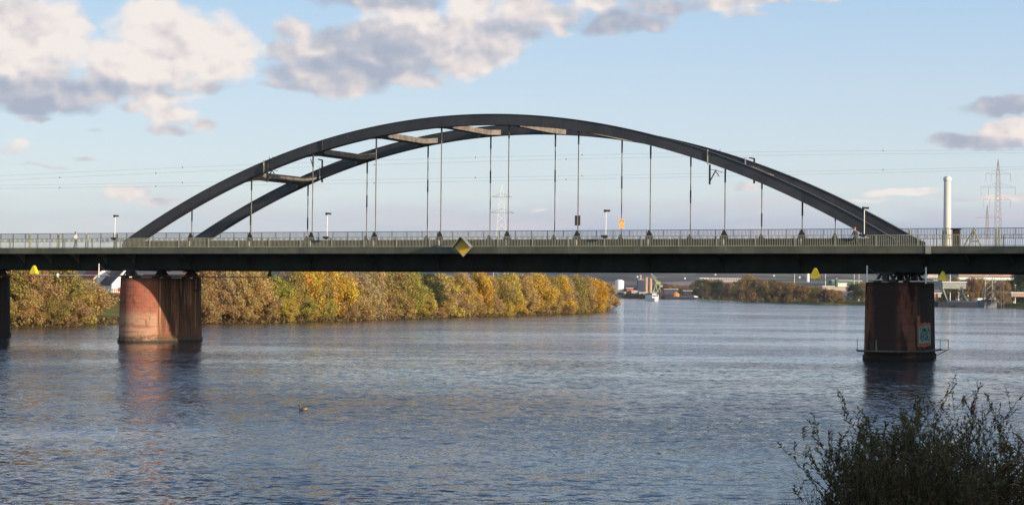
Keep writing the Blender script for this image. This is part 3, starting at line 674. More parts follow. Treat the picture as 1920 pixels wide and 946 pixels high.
# radar booms with yellow reflectors reaching out from the pier caps
def boom(s, q, d, L, z, label, disc=False, conesz=1):
    B = empty('radar_boom', bw(s, q, z), -TH, label, 'radar reflector boom', 'radar booms reaching out from the piers')
    m = MB(); m.tube([(-d*1.6, 0, 0), (d*L, 0, 0)], .05, 8); m.build('pole', MT['pinkwhite'], B)
    m = MB(); m.tube([(-.2*d, 0, -.2), (-.2*d, 0, 1.25)], .06, 8); m.build('mast', MT['white'], B)
    m = MB(); m.tube([(-.2*d, 0, 1.1), (-1.9*d, 0, -.1)], .035, 6); m.build('stay', MT['darksteel'], B)
    if q < 0:
        m = MB(); m.bar((-.4*d, 0, -.06), (-.4*d, 3.6, -.06), .07); m.bar((-1.3*d, 0, -.06), (-1.3*d, 3.6, -.06), .07); m.build('outrigger', MT['darksteel'], B)
    if disc:
        m = MB(); m.tube([(d*L*.63-.05, 0, 0), (d*L*.63+.05, 0, 0)], .2, 12); m.build('disc', MT['white'], B)
    c = MB(); sz = conesz; x0 = d*(L+.12)
    prof = [(-.40, 0), (-.34, .30), (-.14, .78), (0, .90), (.12, .80), (.34, .28), (.42, 0), (.0, -.08)]
    b = 0; c.v = [(x0+a*sz, -.30*sz*(1-z_/1.6), .14+z_*sz) for a, z_ in prof]+[(x0+a*sz, .30*sz*(1-z_/1.6), .14+z_*sz) for a, z_ in prof]
    c.f = [tuple(range(8)), tuple(range(15, 7, -1))]+[(i, i+8, (i+1) % 8+8, (i+1) % 8) for i in range(8)]; c.mi = [0]*10
    c.build('reflector', MT['yellow'], B)
boom(-47.0, -2.9, -1, 8.3, 7.17, 'white boom with disc and yellow reflector reaching left from the left pier', True)
boom(-44.2, BW+1.2, 1, 9.0, 7.19, 'white boom with small yellow reflector reaching right from the left pier', False, .75)
boom(s_of(1622, -2.9), -2.9, -1, 4.35, 7.16, 'white boom with yellow reflector reaching left from the right pier', False, 1)
boom(s_of(1741, -2.9), -2.9, 1, 1.15, 7.05, 'short boom with yellow reflector reaching right from the right pier', False, .85)
# cabinet and steel frame on the far walkway at the right
cb = empty('control_cabinet', bw(s_of(1793.5, BW+1.6), BW+1.6, 10.1), -TH, 'dark brown control cabinet with overhanging lid behind the right railing', 'cabinet')
m = MB(); m.box((0, 0, 1.02), (.66, .6, 2.04)); m.build('body', mat('dark brown cabinet paint', (.06, .04, .03), .7), cb)
m = MB(); m.box((0, 0, 2.08), (.95, .85, .10)); m.build('lid', MT['darksteel'], cb)
af = empty('steel_frame', bw(s_of(1826, BW+1.4), BW+1.4, 10.1), -TH, 'grey green leaning steel frame right of the brown cabinet', 'steel frame')
m = MB(); m.bar((-1.2, 0, 0), (-.05, 0, 1.95), .09); m.bar((-.55, 0, .0), (.0, 0, 2.0), .26, .14); m.bar((.0, 0, 2.0), (.85, 0, 0), .26, .14); m.bar((-.35, 0, .9), (.45, 0, .9), .12); m.bar((-.1, 0, 1.9), (.1, 0, 2.2), .3, .2); m.build('frame', MT['rail'], af)
# ---------------------------------------------------------------- people
def person(s, q, facing, cols, label, stride, lean, arms, hair=None, walk=.0):
    P = empty('person', bw(s, q, 10.09), -TH+facing, label, 'person')
    V = {}
    def a(n, p, r): V[n] = (Vector(p), r)
    # faces +x
    a('pel', (0, 0, .93), .15); a('wai', (lean*.3, 0, 1.12), .135); a('che', (lean*.8, 0, 1.33), .17); a('nek', (lean*1.15, 0, 1.50), .065); a('hd1', (lean*1.4+.01, 0, 1.58), .085); a('hd2', (lean*1.6+.015, 0, 1.68), .10); a('hd3', (lean*1.6, 0, 1.75), .07)
    for sg, n in ((1, 'L'), (-1, 'R')):
        st = stride*sg
        a('hp'+n, (0, .10*sg, .90), .115); a('kn'+n, (st*.5+.05, .10*sg, .50), .075); a('an'+n, (st*1.0-.02, .10*sg, .09), .048); a('to'+n, (st*1.0+.16, .11*sg, .04), .04)
        a('sh'+n, (lean*1.0, .19*sg, 1.42), .075); ex, ez, hx, hz, hy = arms[0 if sg > 0 else 1]
        a('el'+n, (lean+ex, .26*sg, ez), .05); a('wr'+n, (lean+hx, hy*sg, hz), .036); a('ha'+n, (lean+hx+.06, hy*sg, hz-.05), .042)
    E = [('pel', 'wai'), ('wai', 'che'), ('che', 'nek'), ('nek', 'hd1'), ('hd1', 'hd2'), ('hd2', 'hd3')]
    for n in 'LR': E += [('pel', 'hp'+n), ('hp'+n, 'kn'+n), ('kn'+n, 'an'+n), ('an'+n, 'to'+n), ('che', 'sh'+n), ('sh'+n, 'el'+n), ('el'+n, 'wr'+n), ('wr'+n, 'ha'+n)]
    ks = list(V); me = bpy.data.meshes.new('body'); me.from_pydata([V[k][0] for k in ks], [(ks.index(x), ks.index(y)) for x, y in E], [])
    o = obj('body', me, P); md = o.modifiers.new('s', 'SKIN'); sk = me.skin_vertices[0].data
    for i, k in enumerate(ks): sk[i].radius = (V[k][1],)*2; sk[i].use_root = (k == 'pel')
    o.modifiers.new('u', 'SUBSURF').levels = 2; o.modifiers['u'].render_levels = 2
    dg = bpy.context.evaluated_depsgraph_get(); dg.update(); ev = bpy.data.meshes.new_from_object(o.evaluated_get(dg)); o.modifiers.clear(); ev.name = 'body'; o.data = ev
    names = ['skin', 'top', 'trousers', 'shoes']; ev.materials.clear()
    for n_ in names: ev.materials.append(mat(n_ + ' of walker', cols[n_], .8, var=.12, vscale=5))
    for p in ev.polygons:
        c = p.center; mi = 0
        if c.z < .11: mi = 3
        elif c.z < .98 and abs(c.y) < .235 or c.z < .7: mi = 2
        elif c.z < 1.47: mi = 1
        hd = min((c-V['ha'+n][0]).length for n in 'LR')
        if hd < .08: mi = 0
        elif min((c-V['wr'+n][0]).length for n in 'LR') < .12 or min((c-V['el'+n][0]).length for n in 'LR') < .09: mi = 1
        p.material_index = mi; p.use_smooth = True
    h = MB(); cx = lean*1.6; rows = []
    for i in range(7):
        ph = i/6*math.pi*.52; rows.append([(cx-.02+.118*math.sin(ph)*math.cos(t_)*(1.0 if math.cos(t_) < 0 else .8), .108*math.sin(ph)*math.sin(t_), 1.69+.118*math.cos(ph)) for t_ in np.linspace(0, 2*math.pi, 14, endpoint=False)])
    h.quad_grid(rows, True); h.build('hair', mat('hair', cols['hair'], .7), P, True)
    # simple face: nose, eyes, mouth, ears
    f = MB(); fx = cx+.105; f.box((fx+.012, 0, 1.655), (.03, .022, .04)); f.build('nose', ev.materials[0], P)
    f = MB()
    for y in (-.033, .033): f.box((fx-.002, y, 1.68), (.01, .02, .01))
    f.box((fx-.006, 0, 1.615), (.012, .045, .008)); f.build('eyes_and_mouth', MT['darksteel'], P)
    return P
person(-51.2, -1.3, .3, dict(skin=(.45, .28, .2), top=(.80, .74, .66), trousers=(.03, .032, .03), shoes=(.03, .03, .03), hair=(.02, .015, .012)), 'person in cream top and dark trousers walking at the left end of the bridge', .13, .02, ((.05, 1.14, .16, 1.16, .18), (-.04, 1.14, .1, 1.1, .2)))
person(34.9, -1.4, math.pi-.2, dict(skin=(.55, .32, .24), top=(.030, .020, .020), trousers=(.035, .032, .035), shoes=(.05, .05, .05), hair=(.30, .13, .06)), 'person in dark jacket striding in front of the right foot of the arch', .33, .05, ((.12, 1.16, .22, 1.0, .2), (-.14, 1.16, -.1, .95, .24)))
# ---------------------------------------------------------------- trees
def crown_mesh(seed, R, H, nb, nl, ls, low=.0, shape=1.0, clump=.36):
    """R radius, H height, nb clumps, nl leaves, ls leaf size"""
    rnd = np.random.RandomState(seed); cl = []
    for i in range(nb):
        z = rnd.uniform(.08, 1)**.9
        prof = (math.sin(math.pi*min(1, (z*.86+.12)))**.55)*shape
        a = rnd.uniform(0, 2*math.pi); r = R*prof*rnd.uniform(.35, .92); cl.append((r*math.cos(a), r*math.sin(a), low+z*(H-low)*.93, R*clump*rnd.uniform(.55, 1.25)))
    cl = np.array(cl); wts = cl[:, 3]**2; wts /= wts.sum()
    idx = rnd.choice(nb, nl, p=wts); c = cl[idx]
    d = rnd.normal(size=(nl, 3)); d /= np.linalg.norm(d, axis=1)[:, None]
    rad = c[:, 3:4]*(rnd.uniform(.35, 1.12, (nl, 1))**.6)
    pos = c[:, :3]+d*rad*np.array([1, 1, 1.1]); pos[:, 2] = np.clip(pos[:, 2], low*.2+.05, None)
    nr = d+rnd.normal(size=(nl, 3))*.75; nr /= np.linalg.norm(nr, axis=1)[:, None]
    t = np.cross(nr, rnd.normal(size=(nl, 3))); t /= np.linalg.norm(t, axis=1)[:, None]; b = np.cross(nr, t)
    s = ls*rnd.uniform(.55, 1.35, (nl, 1))
    V = np.stack([pos-t*s*.5, pos+b*s*.36, pos+t*s*.5, pos-b*s*.36], 1).reshape(-1, 3)
    me = bpy.data.meshes.new('crown'); me.from_pydata(V.tolist(), [], np.arange(nl*4).reshape(-1, 4).tolist()); me.materials.append(MT['leaf']); return me, cl
def trunk_mesh(seed, H, cl, r0):
    rnd = random.Random(seed); m = MB()
    m.tube([(0, 0, -.6), (rnd.uniform(-.1, .1), 0, H*.25), (rnd.uniform(-.3, .3), rnd.uniform(-.3, .3), H*.55), (rnd.uniform(-.4, .4), 0, H*.88)], [r0*1.2, r0, r0*.6, r0*.15], 8)
    for c in cl[::2][:14]:
        z0 = max(.12*H, c[2]*.45); m.tube([(0, 0, z0), (c[0]*.45, c[1]*.45, (z0+c[2])*.5+.1), (c[0], c[1], c[2])], [r0*.45, r0*.28, r0*.08], 5)
    return m.mesh('trunk', MT['bark'])
VAR = []
for i in range(8):
    R, H = 1.0, 2.2
    me, cl = crown_mesh(50+i, 3.4+.25*(i % 3), 10, 30+4*(i % 4), 9500, .27, low=.15, clump=.30+.03*(i % 3))
    VAR.append((me, trunk_mesh(i, 10, cl, .22)))
def tree(x, y, z, h, wd, var, col, label, group, name='broadleaf_tree'):
    t = empty(name, (x, y, z), random.Random(int(x*7+y*3)).uniform(0, 6.28), label, 'tree' if name == 'broadleaf_tree' else name, group)
    me, tr = VAR[var]; sx = wd/7.2; sz = h/10.2; t.scale = (sx, sx, sz)
    o = obj('crown', me, t); o.color = (*col, 1); obj('trunk', tr, t); return t
GOLD = (.54, .36, .06); YELL = (.48, .37, .085); ORAN = (.56, .33, .04); OLIV = (.30, .235, .075); GREY = (.37, .29, .15); TAN = (.43, .30, .115); BRWN = (.35, .23, .105); LGRN = (.34, .31, .075); DGRN = (.06, .075, .03); RUST = (.25, .11, .05)
CN = {GOLD: 'golden yellow', YELL: 'pale yellow', ORAN: 'bright orange', OLIV: 'olive green', GREY: 'silvery grey leaved', TAN: 'tan brown', BRWN: 'dull brown', LGRN: 'yellowish green', DGRN: 'dark green', RUST: 'rust red'}
ORD = ['first', 'second', 'third', 'fourth', 'fifth', 'sixth', 'seventh', 'eighth', 'ninth', 'tenth', 'eleventh', 'twelfth', 'thirteenth', 'fourteenth', 'fifteenth', 'sixteenth', 'seventeenth', 'eighteenth', 'nineteenth', 'twentieth'] + ['twenty-' + k for k in ('first', 'second', 'third', 'fourth', 'fifth', 'sixth', 'seventh', 'eighth', 'ninth')]+['thirtieth']+['thirty-' + k for k in ('first', 'second', 'third', 'fourth', 'fifth', 'sixth', 'seventh', 'eighth', 'ninth')]
def ray_ground(px, py, z=0):
    X, Y = px-960, py-473; a = X*math.cos(ROLL)+Y*math.sin(ROLL); b = -X*math.sin(ROLL)+Y*math.cos(ROLL)
    u = -b/F; d = Vector((a/F, math.cos(PITCH)-math.sin(PITCH)*u, math.sin(PITCH)+math.cos(PITCH)*u)); t = (z-CH)/d.z
    return d.x*t, d.y*t
def at(px, Y):   # lateral position of a pixel column at depth Y
    return (px-960)/F*Y
def shore(px):
    pts = [(-60,615),(20,613),(130,612),(225,608),(385,606),(500,605),(640,602),(780,597),(900,594),(1000,591),(1080,588),(1130,584),(1160,579)]
    for (a, b), (c, d) in zip(pts, pts[1:]):
        if a <= px <= c: return ray_ground(px, b+(d-b)*(px-a)/(c-a))
    return ray_ground(px, 579)
front = [(-30,OLIV,9,7),(30,OLIV,9.5,8),(85,BRWN,9.5,7.5),(135,OLIV,9.8,8),(172,YELL,6.5,5.5),(400,BRWN,10.3,8),(446,GREY,10.6,8),(494,TAN,9.8,7.5),(530,LGRN,7.2,6),(560,YELL,7.0,5.5),(596,GOLD,10.6,9),(640,GOLD,9.2,7),(672,TAN,9.5,8),(712,GREY,10.8,9),(752,TAN,8.0,6.5),(785,LGRN,9.6,7.5),(820,TAN,9.5,8),(852,GREY,10,8),(884,YELL,9.5,7),(912,ORAN,9.0,6.5),(938,TAN,9.8,8),(962,GOLD,8.5,6.5),(985,BRWN,10,8),(1006,ORAN,8.5,6.5),(1028,GREY,10.4,8.5),(1052,TAN,9.5,8),(1074,GREY,10.2,8.5),(1096,YELL,10,8),(1112,ORAN,10.8,8.5),(1128,GOLD,10.5,8),(1143,TAN,9.0,7.5),(1153,OLIV,7.0,6.5)]
for i, (px, c, h, wd) in enumerate(front):
    x, y = shore(px); rr_ = random.Random(i); x -= 2.6; y += 3.0
    tree(x, y, .25, h, wd, i % 8, c, f"{CN[c]} bushy tree, {ORD[i]} from left in the left bank waterside row", 'trees in the waterside row of the left bank')
back = [(-20,OLIV,9),(35,TAN,9.5),(80,OLIV,9.2),(128,OLIV,9.0),(160,TAN,8.2),(395,GREY,10),(430,TAN,10.5),(470,OLIV,10.8),(508,LGRN,9.6),(545,OLIV,10.5),(585,OLIV,11),(625,GOLD,11),(668,GREY,11),(705,TAN,11.5),(738,OLIV,12),(768,LGRN,12),(800,DGRN,11.5),(835,YELL,11),(868,TAN,11.5),(900,GOLD,12),(930,OLIV,11.5),(958,YELL,12),(984,TAN,12),(1008,GOLD,12),(1032,OLIV,12.2),(1055,GOLD,12),(1078,OLIV,12),(1100,TAN,12),(1118,ORAN,11.8),(1136,TAN,11)]
for i, (px, c, h) in enumerate(back):
    x, y = shore(px); x -= 7.5; y += 8.5
    x = at(px, y+1)
    d = max(2, rdist(x, y)); tree(x, y, height(x, y, d)-.1, h-1.0, 8.2+(i % 3), (i+3) % 8, c, f"{CN[c]} taller tree, {ORD[i]} from left in the left bank second row", 'trees in the second row of the left bank')
for i, (px, c, h) in enumerate(((10,OLIV,5),(58,TAN,5.5),(108,OLIV,5),(150,BRWN,4.2),(392,BRWN,6),(424,BRWN,6),(470,TAN,6),(512,BRWN,5),(546,YELL,4.5),(578,LGRN,5),(618,LGRN,4.5),(656,BRWN,5.5),(694,TAN,6),(732,BRWN,6),(769,TAN,5.5),(803,YELL,5.5),(838,TAN,6),(868,BRWN,6),(899,TAN,5.5),(926,BRWN,6),(950,YELL,6),(974,GOLD,5.5),(996,TAN,6),(1018,BRWN,6),(1040,TAN,6),(1063,BRWN,6.5),(1086,TAN,6),(1105,BRWN,6.5),(1122,GOLD,6.5),(1136,TAN,5.5))):
    x, y = shore(px); x -= 1.2; y += 1.4; tree(x, y, .1, h, h*1.15, (i*3+1) % 8, c, f"{CN[c]} low bush, {ORD[i]} from left at the left bank waterline", 'low bushes at the left waterline', 'bush')
# island and right bank trees
isl = [(1318,2500,24,26,DGRN),(1330,2300,22,24,OLIV),(1348,2050,19,20,DGRN),(1368,1950,17,17,BRWN),(1384,1900,18,18,OLIV),(1402,1800,22,20,TAN),(1420,1750,18,18,BRWN),(1436,1700,18,17,TAN),(1452,1680,17,16,OLIV),(1468,1600,15.5,17,BRWN),(1484,1560,14.5,15,TAN),(1502,1520,13,14,BRWN),(1518,1500,12,14,TAN),(1532,1420,10.5,12,OLIV),(1546,1380,9.5,11,BRWN),(1560,1375,9.5,10,TAN),(1573,1380,8.5,9,TAN),(1356,2080,10,14,BRWN),(1392,1880,10,14,DGRN),(1412,1810,9,13,BRWN),(1446,1700,9,13,BRWN),(1476,1570,8,12,DGRN)]
for i, (px, Y, h, wd, c) in enumerate(isl):
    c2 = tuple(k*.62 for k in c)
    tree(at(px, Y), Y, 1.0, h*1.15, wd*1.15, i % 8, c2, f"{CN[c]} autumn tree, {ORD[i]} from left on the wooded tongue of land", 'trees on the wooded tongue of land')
rb = [(1602,1480,14,14,DGRN),(1617,1500,16,15,BRWN),(1775,1330,17,14,TAN),(1790,1340,18,14,OLIV),(1822,1300,18,16,BRWN),(1838,1310,19,15,TAN),(1852,1330,16,14,OLIV),(1868,1270,15,15,OLIV),(1880,1240,15,15,BRWN),(1893,1250,14,14,DGRN),(1908,1330,23,18,DGRN),(1925,1300,26,20,DGRN),(1940,1200,22,18,OLIV),(1878,1180,9,11,TAN)]
for i, (px, Y, h, wd, c) in enumerate(rb):
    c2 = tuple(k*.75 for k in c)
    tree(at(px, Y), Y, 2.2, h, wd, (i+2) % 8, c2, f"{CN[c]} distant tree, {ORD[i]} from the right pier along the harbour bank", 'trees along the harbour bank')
# tall trees on the near right bank, beyond the frame: they shade the right pier and the shrubs
for i, (x, y, h, wd) in enumerate(((62,152,17,12),(71,150,18,12),(66,141,17,12),(78,142,19,13),(86,134,18,13),(58,131,13,9),(92,146,19,13),(100,136,19,13),(74,130,17,12),(36,1,12,10),(44,-7,13.5,11),(35,-12,12.5,10),(52,-1,14,12),(33,8,9.5,8),(43,9,11.5,10),(54,10,14,12),(50,-12,14,12))):
    tree(x, y, height(x, y)-.2, h, wd, i % 8, OLIV, f"olive green tree, {ORD[i]} of those beyond the right edge of the photo", 'trees beyond the right edge')
# ground cover right at the left waterline
m = MB(); rnd = np.random.RandomState(9)
vv = []; ff = []
for k in range(9000):
    px = rnd.uniform(-60, 1160); x, y = shore(px); x -= rnd.uniform(0, 3.5); y += rnd.uniform(0, 3.0); z = rnd.uniform(0.02, 1.1)**1.3; s = rnd.uniform(.12, .34)
    a = rnd.normal(size=3); a /= np.linalg.norm(a); b = np.cross(a, rnd.normal(size=3)); b /= np.linalg.norm(b); c = np.array([x, y, z])
    n = len(vv); vv += [(c-a*s).tolist(), (c+b*s*.7).tolist(), (c+a*s).tolist(), (c-b*s*.7).tolist()]; ff.append((n, n+1, n+2, n+3))
me = bpy.data.meshes.new('undergrowth'); me.from_pydata(vv, [], ff); me.materials.append(MT['leaf']); o = obj('undergrowth', me); o.color = (.17, .12, .055, 1)
tag(o, 'brown waterside undergrowth along the left bank', 'undergrowth', kind='stuff')
m = MB(); x, y = ray_ground(887, 594); m.tube([(x-.8, y+.9, .1), (x-.8, y+.9, 3.3)], .10, 8); tag(m.build('marker_post', MT['white']), 'thin white marker post standing among the trees of the left bank', 'marker post')
# ---------------------------------------------------------------- houses at left behind the trees
def house(px, Y, z, wd, dp, hw, hr, rot, wallm, roofm, label, chim=False):
    H = empty('house', (at(px, Y), Y, z), rot, label, 'house')
    m = MB(); m.v = [(-wd/2, -dp/2, 0), (wd/2, -dp/2, 0), (wd/2, dp/2, 0), (-wd/2, dp/2, 0), (-wd/2, -dp/2, hw), (wd/2, -dp/2, hw), (wd/2, dp/2, hw), (-wd/2, dp/2, hw), (0, -dp/2, hw+hr), (0, dp/2, hw+hr)]
    m.f = [(0, 1, 5, 8, 4), (2, 3, 7, 9, 6), (1, 2, 6, 5), (3, 0, 4, 7), (3, 2, 1, 0)]; m.mi = [0]*5; m.build('wall', wallm, H)
    for sx in (-1, 1):
        r = MB(); a = Vector((sx*(wd/2+.4), 0, hw-.4*hr/(wd/2)+.12)); b = Vector((0, 0, hw+hr+.12)); r.bar(a, b, dp+.8, .18, up=(0, 0, 1)); o = r.build('roof', roofm, H)
    for k in (-.25, .25):
        r = MB(); r.box((k*wd, -dp/2-.02, hw*.55), (wd*.12, .06, hw*.3)); r.build('window', MT['darksteel'], H)
    return H
redroof = mat('red roof tiles', (.30, .10, .06), .8, vscale=2); darkroof = mat('dark slate roof', (.05, .05, .06), .7)
house(197, 372, 4.5, 7, 9, 3.4, 3.4, .5, MT['white'], redroof, 'white gabled house with red roof left of the sunlit pier')
house(226, 366, 4.3, 6, 9, 2.6, 3.2, .5, MT['white'], darkroof, 'white gabled house with dark roof just left of the sunlit pier')
rf = empty('red_fence', (at(224, 356), 356, 4.2), .1, 'red slatted fence in front of the white houses', 'fence')
m = MB()
for k in range(8): m.box((k*.35-1.2, 0, .9), (.16, .06, 1.8))
m.box((0, .05, 1.5), (2.8, .06, .12)); m.build('slats', mat('red fence paint', (.45, .08, .06), .6), rf)
# ---------------------------------------------------------------- harbour far away
def thing(name, label, cat, px, Y, z=2.4, rz=0, group=None): return empty(name, (at(px, Y), Y, z), rz, label, cat, group)
def Z(py, px, Y): return CH + (551+.0096*(px-960)-py)/F*Y
C = {k: mat(k, c, .7, var=.12, vscale=.3) for k, c in {'navy cladding': (.03, .045, .09), 'tan concrete': (.42, .27, .18), 'cream wall': (.44, .37, .30), 'pale green paint': (.35, .40, .18), 'orange paint': (.5, .2, .05), 'red paint': (.35, .07, .05), 'grey cladding': (.30, .32, .28), 'green cladding': (.07, .13, .08), 'dark hull': (.012, .016, .032), 'grey hull': (.13, .14, .18), 'pink wall': (.42, .27, .22), 'glass strip': (.05, .06, .08)}.items()}
def cyl(name, label, cat, px, py0, py1, Y, wpx, m_, group=None, top=None):
    T = thing(name, label, cat, px, Y, 0, 0, group); r = wpx/2/F*Y; m = MB(); z0, z1 = Z(py1, px, Y), Z(py0, px, Y)
    m.tube([(0, 0, z0), (0, 0, z1)], r, 16); m.build('shell', m_, T)
    m = MB(); m.tube([(0, 0, z1), (0, 0, z1+r*.25)], [r*.96, r*.5], 16); m.build('cap', top or m_, T); return T
def hall(name, label, cat, px0, px1, py0, py1, Y, dep, m_, rz=0, group=None, rm=None, win=0):
    pc = (px0+px1)/2; T = thing(name, label, cat, pc, Y, 0, rz, group); wd = (px1-px0)/F*Y; z0, z1 = Z(py1, pc, Y), Z(py0, pc, Y)
    m = MB(); m.box((0, dep/2, (z0+z1)/2), (wd, dep, z1-z0)); m.build('wall', m_, T)
    m = MB(); m.box((0, dep/2, z1+.25), (wd+1, dep+1, .5)); m.build('roof', rm or MT['white'], T)
    for k in range(win):
        x = (k+.5)/win*wd-wd/2; m = MB(); m.box((x, -.06, (z0+z1)/2+.1*(z1-z0)), (wd/win*.5, .1, (z1-z0)*.35)); m.build('window', C['glass strip'], T)
    return T
cyl('storage_tank', 'large white storage tank just right of the left bank trees', 'storage tank', 1162, 526, 548, 2980, 17, MT['white'])
hall('silo_block', 'tall dark navy silo block in the distant harbour', 'silo', 1197, 1208.5, 524, 550, 3020, 30, C['navy cladding'])
cyl('silo', 'tan concrete silo right beside the navy silo block', 'silo', 1212, 520, 549, 3000, 6, C['tan concrete'], 'tan silos')
cyl('silo', 'tan concrete silo beside the green crane', 'silo', 1220, 522, 549, 3000, 6.5, C['tan concrete'], 'tan silos')
hall('lift_tower', 'pale pink lift tower rising above the navy silo block', 'tower', 1200.5, 1203.5, 516, 526, 3040, 8, C['pink wall'])
def crane(px, Y, py0, py1, label, c, flip=1):
    T = thing('harbour_crane', label, 'crane', px, Y, 0); z0, z1 = Z(py1, px, Y), Z(py0, px, Y); H = z1-z0; k = H/28
    m = MB(); m.bar((-3*k, 0, z0), (0, 0, z0+H*.45), 1*k); m.bar((3*k, 0, z0), (0, 0, z0+H*.45), 1*k); m.bar((0, 0, z0+H*.4), (0, 0, z0+H*.62), 1.6*k); m.build('portal', c, T)
    m = MB(); m.box((3.5*k*flip, 0, z0+H*.5), (7*k, 4*k, 4*k)); m.build('machine_house', c, T)
    m = MB(); m.bar((0, 0, z0+H*.55), (-7*k*flip, 0, z1), .9*k); m.bar((0, 0, z0+H*.8), (-7*k*flip, 0, z1), .5*k); m.bar((0, 0, z0+H*.55), (0, 0, z0+H*.82), .7*k); m.build('jib', c, T)
crane(1230, 2800, 512, 548, 'tall pale green harbour crane with raised jib right of the silos', C['pale green paint'])
crane(1237, 2700, 524, 548, 'smaller pale green harbour crane with boxy machine house', C['pale green paint'], 1)
for i, (a, b, p0, p1, Y, c, lb) in enumerate(((1176,1188,540,552,2960,C['red paint'],'low red shed on the far quay right of the white tank'),(1185,1196,545,552,2940,C['cream wall'],'small cream shed on the far quay beside the red shed'),(1199,1216,548,553,2930,C['cream wall'],'low cream shed at the foot of the silos'),(1246,1272,542,552,2900,C['navy cladding'],'long dark hall with white roof edge on the far quay'),(1282,1308,545,554,2800,C['dark hull'],'dark low hall at the right end of the far quay'),(1166,1178,547,553,2990,C['cream wall'],'small pale shed at the foot of the white tank'))):
    hall('quay_shed', lb, 'shed', a, b, p0, p1, Y, 20, c)
for i, (px, py, h, wd, c) in enumerate(((1190,0,16,18,DGRN),(1180,0,12,16,OLIV),(1248,0,22,20,RUST),(1262,0,24,20,TAN),(1276,0,21,20,OLIV),(1290,0,20,18,BRWN),(1302,0,26,18,OLIV),(1172,0,15,16,DGRN))):
    tree(at(px, 3080), 3080, 2.2, h, wd+6, i, tuple(k*.8 for k in c), f"{CN[c]} tree, {ORD[i]} listed behind the far quay near the silos", 'trees behind the far quay')
# dark embankment trees in front of the far quay
for i in range(7):
    px = 1170+i*9; tree(at(px, 2915), 2915, .6, 8, 13, i, tuple(k*.6 for k in DGRN), f"low dark shrub, {ORD[i]} from the left along the far quay edge", 'low dark shrubs along the far quay', 'shrub')
# river cruise boat and moored barge
def boat():
    px, Y = 1230.5, 1900; x = at(px, Y); B = empty('cruise_boat', (x, Y, 0), .06, 'white cruise boat coming head on in the distant river', 'boat'); hw = 3.6
    m = MB(); rows = []
    for t, wv in ((0, .35), (.04, .75), (.12, 1), (.9, 1), (1, .85)):
        y = t*60; rows.append([(-hw*wv, y, 3.1), (-hw*wv*.92, y, .2), (-hw*wv*.6, y, -.6), (hw*wv*.6, y, -.6), (hw*wv*.92, y, .2), (hw*wv, y, 3.1)])
    m.quad_grid(rows, True); m.f.append((0, 1, 2, 3, 4, 5)); m.mi.append(0); n = len(m.v); m.f.append(tuple(range(n-6, n))[::-1]); m.mi.append(0); m.build('hull', MT['white'], B)
    m = MB(); m.box((0, 30, 4.6), (6.8, 52, 2.9)); m.box((0, 30, 6.2), (7.2, 54, .25)); m.build('deckhouse', MT['white'], B)
    m = MB()
    for k in (-1, 0, 1): m.box((k*2.0, 3.9, 5.1), (1.5, .1, 1.1))
    m.build('window', C['glass strip'], B)
    m = MB(); m.box((0, 14, 7.5), (4, 6, 2.3)); m.box((0, 14, 8.75), (4.6, 7, .2)); m.build('wheelhouse', MT['white'], B)
    m = MB(); m.box((0, 10.9, 7.8), (3.2, .1, .9)); m.build('wheelhouse_window', C['glass strip'], B)
    m = MB(); m.tube([(0, 17, 8.7), (0, 17, 11)], .15, 6); m.build('mast', MT['white'], B)
boat()
def barge(name, px0, px1, Y, ztop_, c, label, rz, dep=11, bowc=None):
    L = (px1-px0)/F*Y; B = empty(name, (at((px0+px1)/2, Y), Y, 0), rz, label, 'barge')
    m = MB(); rows = []
    for t, wv, zz in ((0, .2, .6), (.03, .7, .4), (.09, 1, 0), (.93, 1, 0), (1, .8, .2)):
        x = (t-.5)*L; rows.append([(x, -dep/2*wv, ztop_+zz), (x, -dep/2*wv*.9, 0), (x, -dep/2*wv*.5, -.8), (x, dep/2*wv*.5, -.8), (x, dep/2*wv*.9, 0), (x, dep/2*wv, ztop_+zz)])
    m.quad_grid(rows, True); m.f.append((0, 1, 2, 3, 4, 5)); m.mi.append(0); n = len(m.v); m.f.append(tuple(range(n-6, n))[::-1]); m.mi.append(0); m.build('hull', c, B)
    m = MB(); m.box((L*.08, 0, ztop_+.5), (L*.62, dep*.7, 1.0)); m.build('hatch_covers', C['navy cladding'], B)
    m = MB(); m.box((L*.43, 0, ztop_+1.4), (L*.1, dep*.6, 2.6)); m.build('wheelhouse', MT['white'], B)
    return B
barge('cargo_barge', 1216, 1229, 2120, 4.4, C['grey hull'], 'dark grey cargo barge behind the white cruise boat', 0)
barge('cargo_barge', 1240, 1310, 2780, 3.4, C['dark hull'], 'long dark cargo barge moored along the far quay', 0)
m = MB(); m.tube([(0, 0, 0), (0, 0, 6), (0, 0, 9)], [5.5, 6, 2], 12); B_ = m.build('orange_buoy_tank', C['orange paint'], None, False, (at(1270.5, 2760), 2790, 2)); tag(B_, 'round orange tank on the far quay behind the dark barge', 'tank')
hall('long_building', 'long white terrace of buildings above the wooded tongue of land', 'building', 1313, 1330, 521, 526, 3900, 30, MT['white'], win=6)
hall('long_building', 'long cream terrace of buildings right of the white one above the trees', 'building', 1332, 1398, 521.5, 528, 3950, 30, C['cream wall'], win=14)
for i, (px, py, Y) in enumerate(((1285, 522, 5600), (1196, 519, 5800), (1342, 515, 6300), (1452, 517, 5900), (1500, 520, 5500))):
    T = hall('hillside_house', f"tiny white house on the far hillside, {ORD[i]} of five", 'house', px-1.3, px+1.3, py-1.6, py+1, Y, 10, MT['white'])
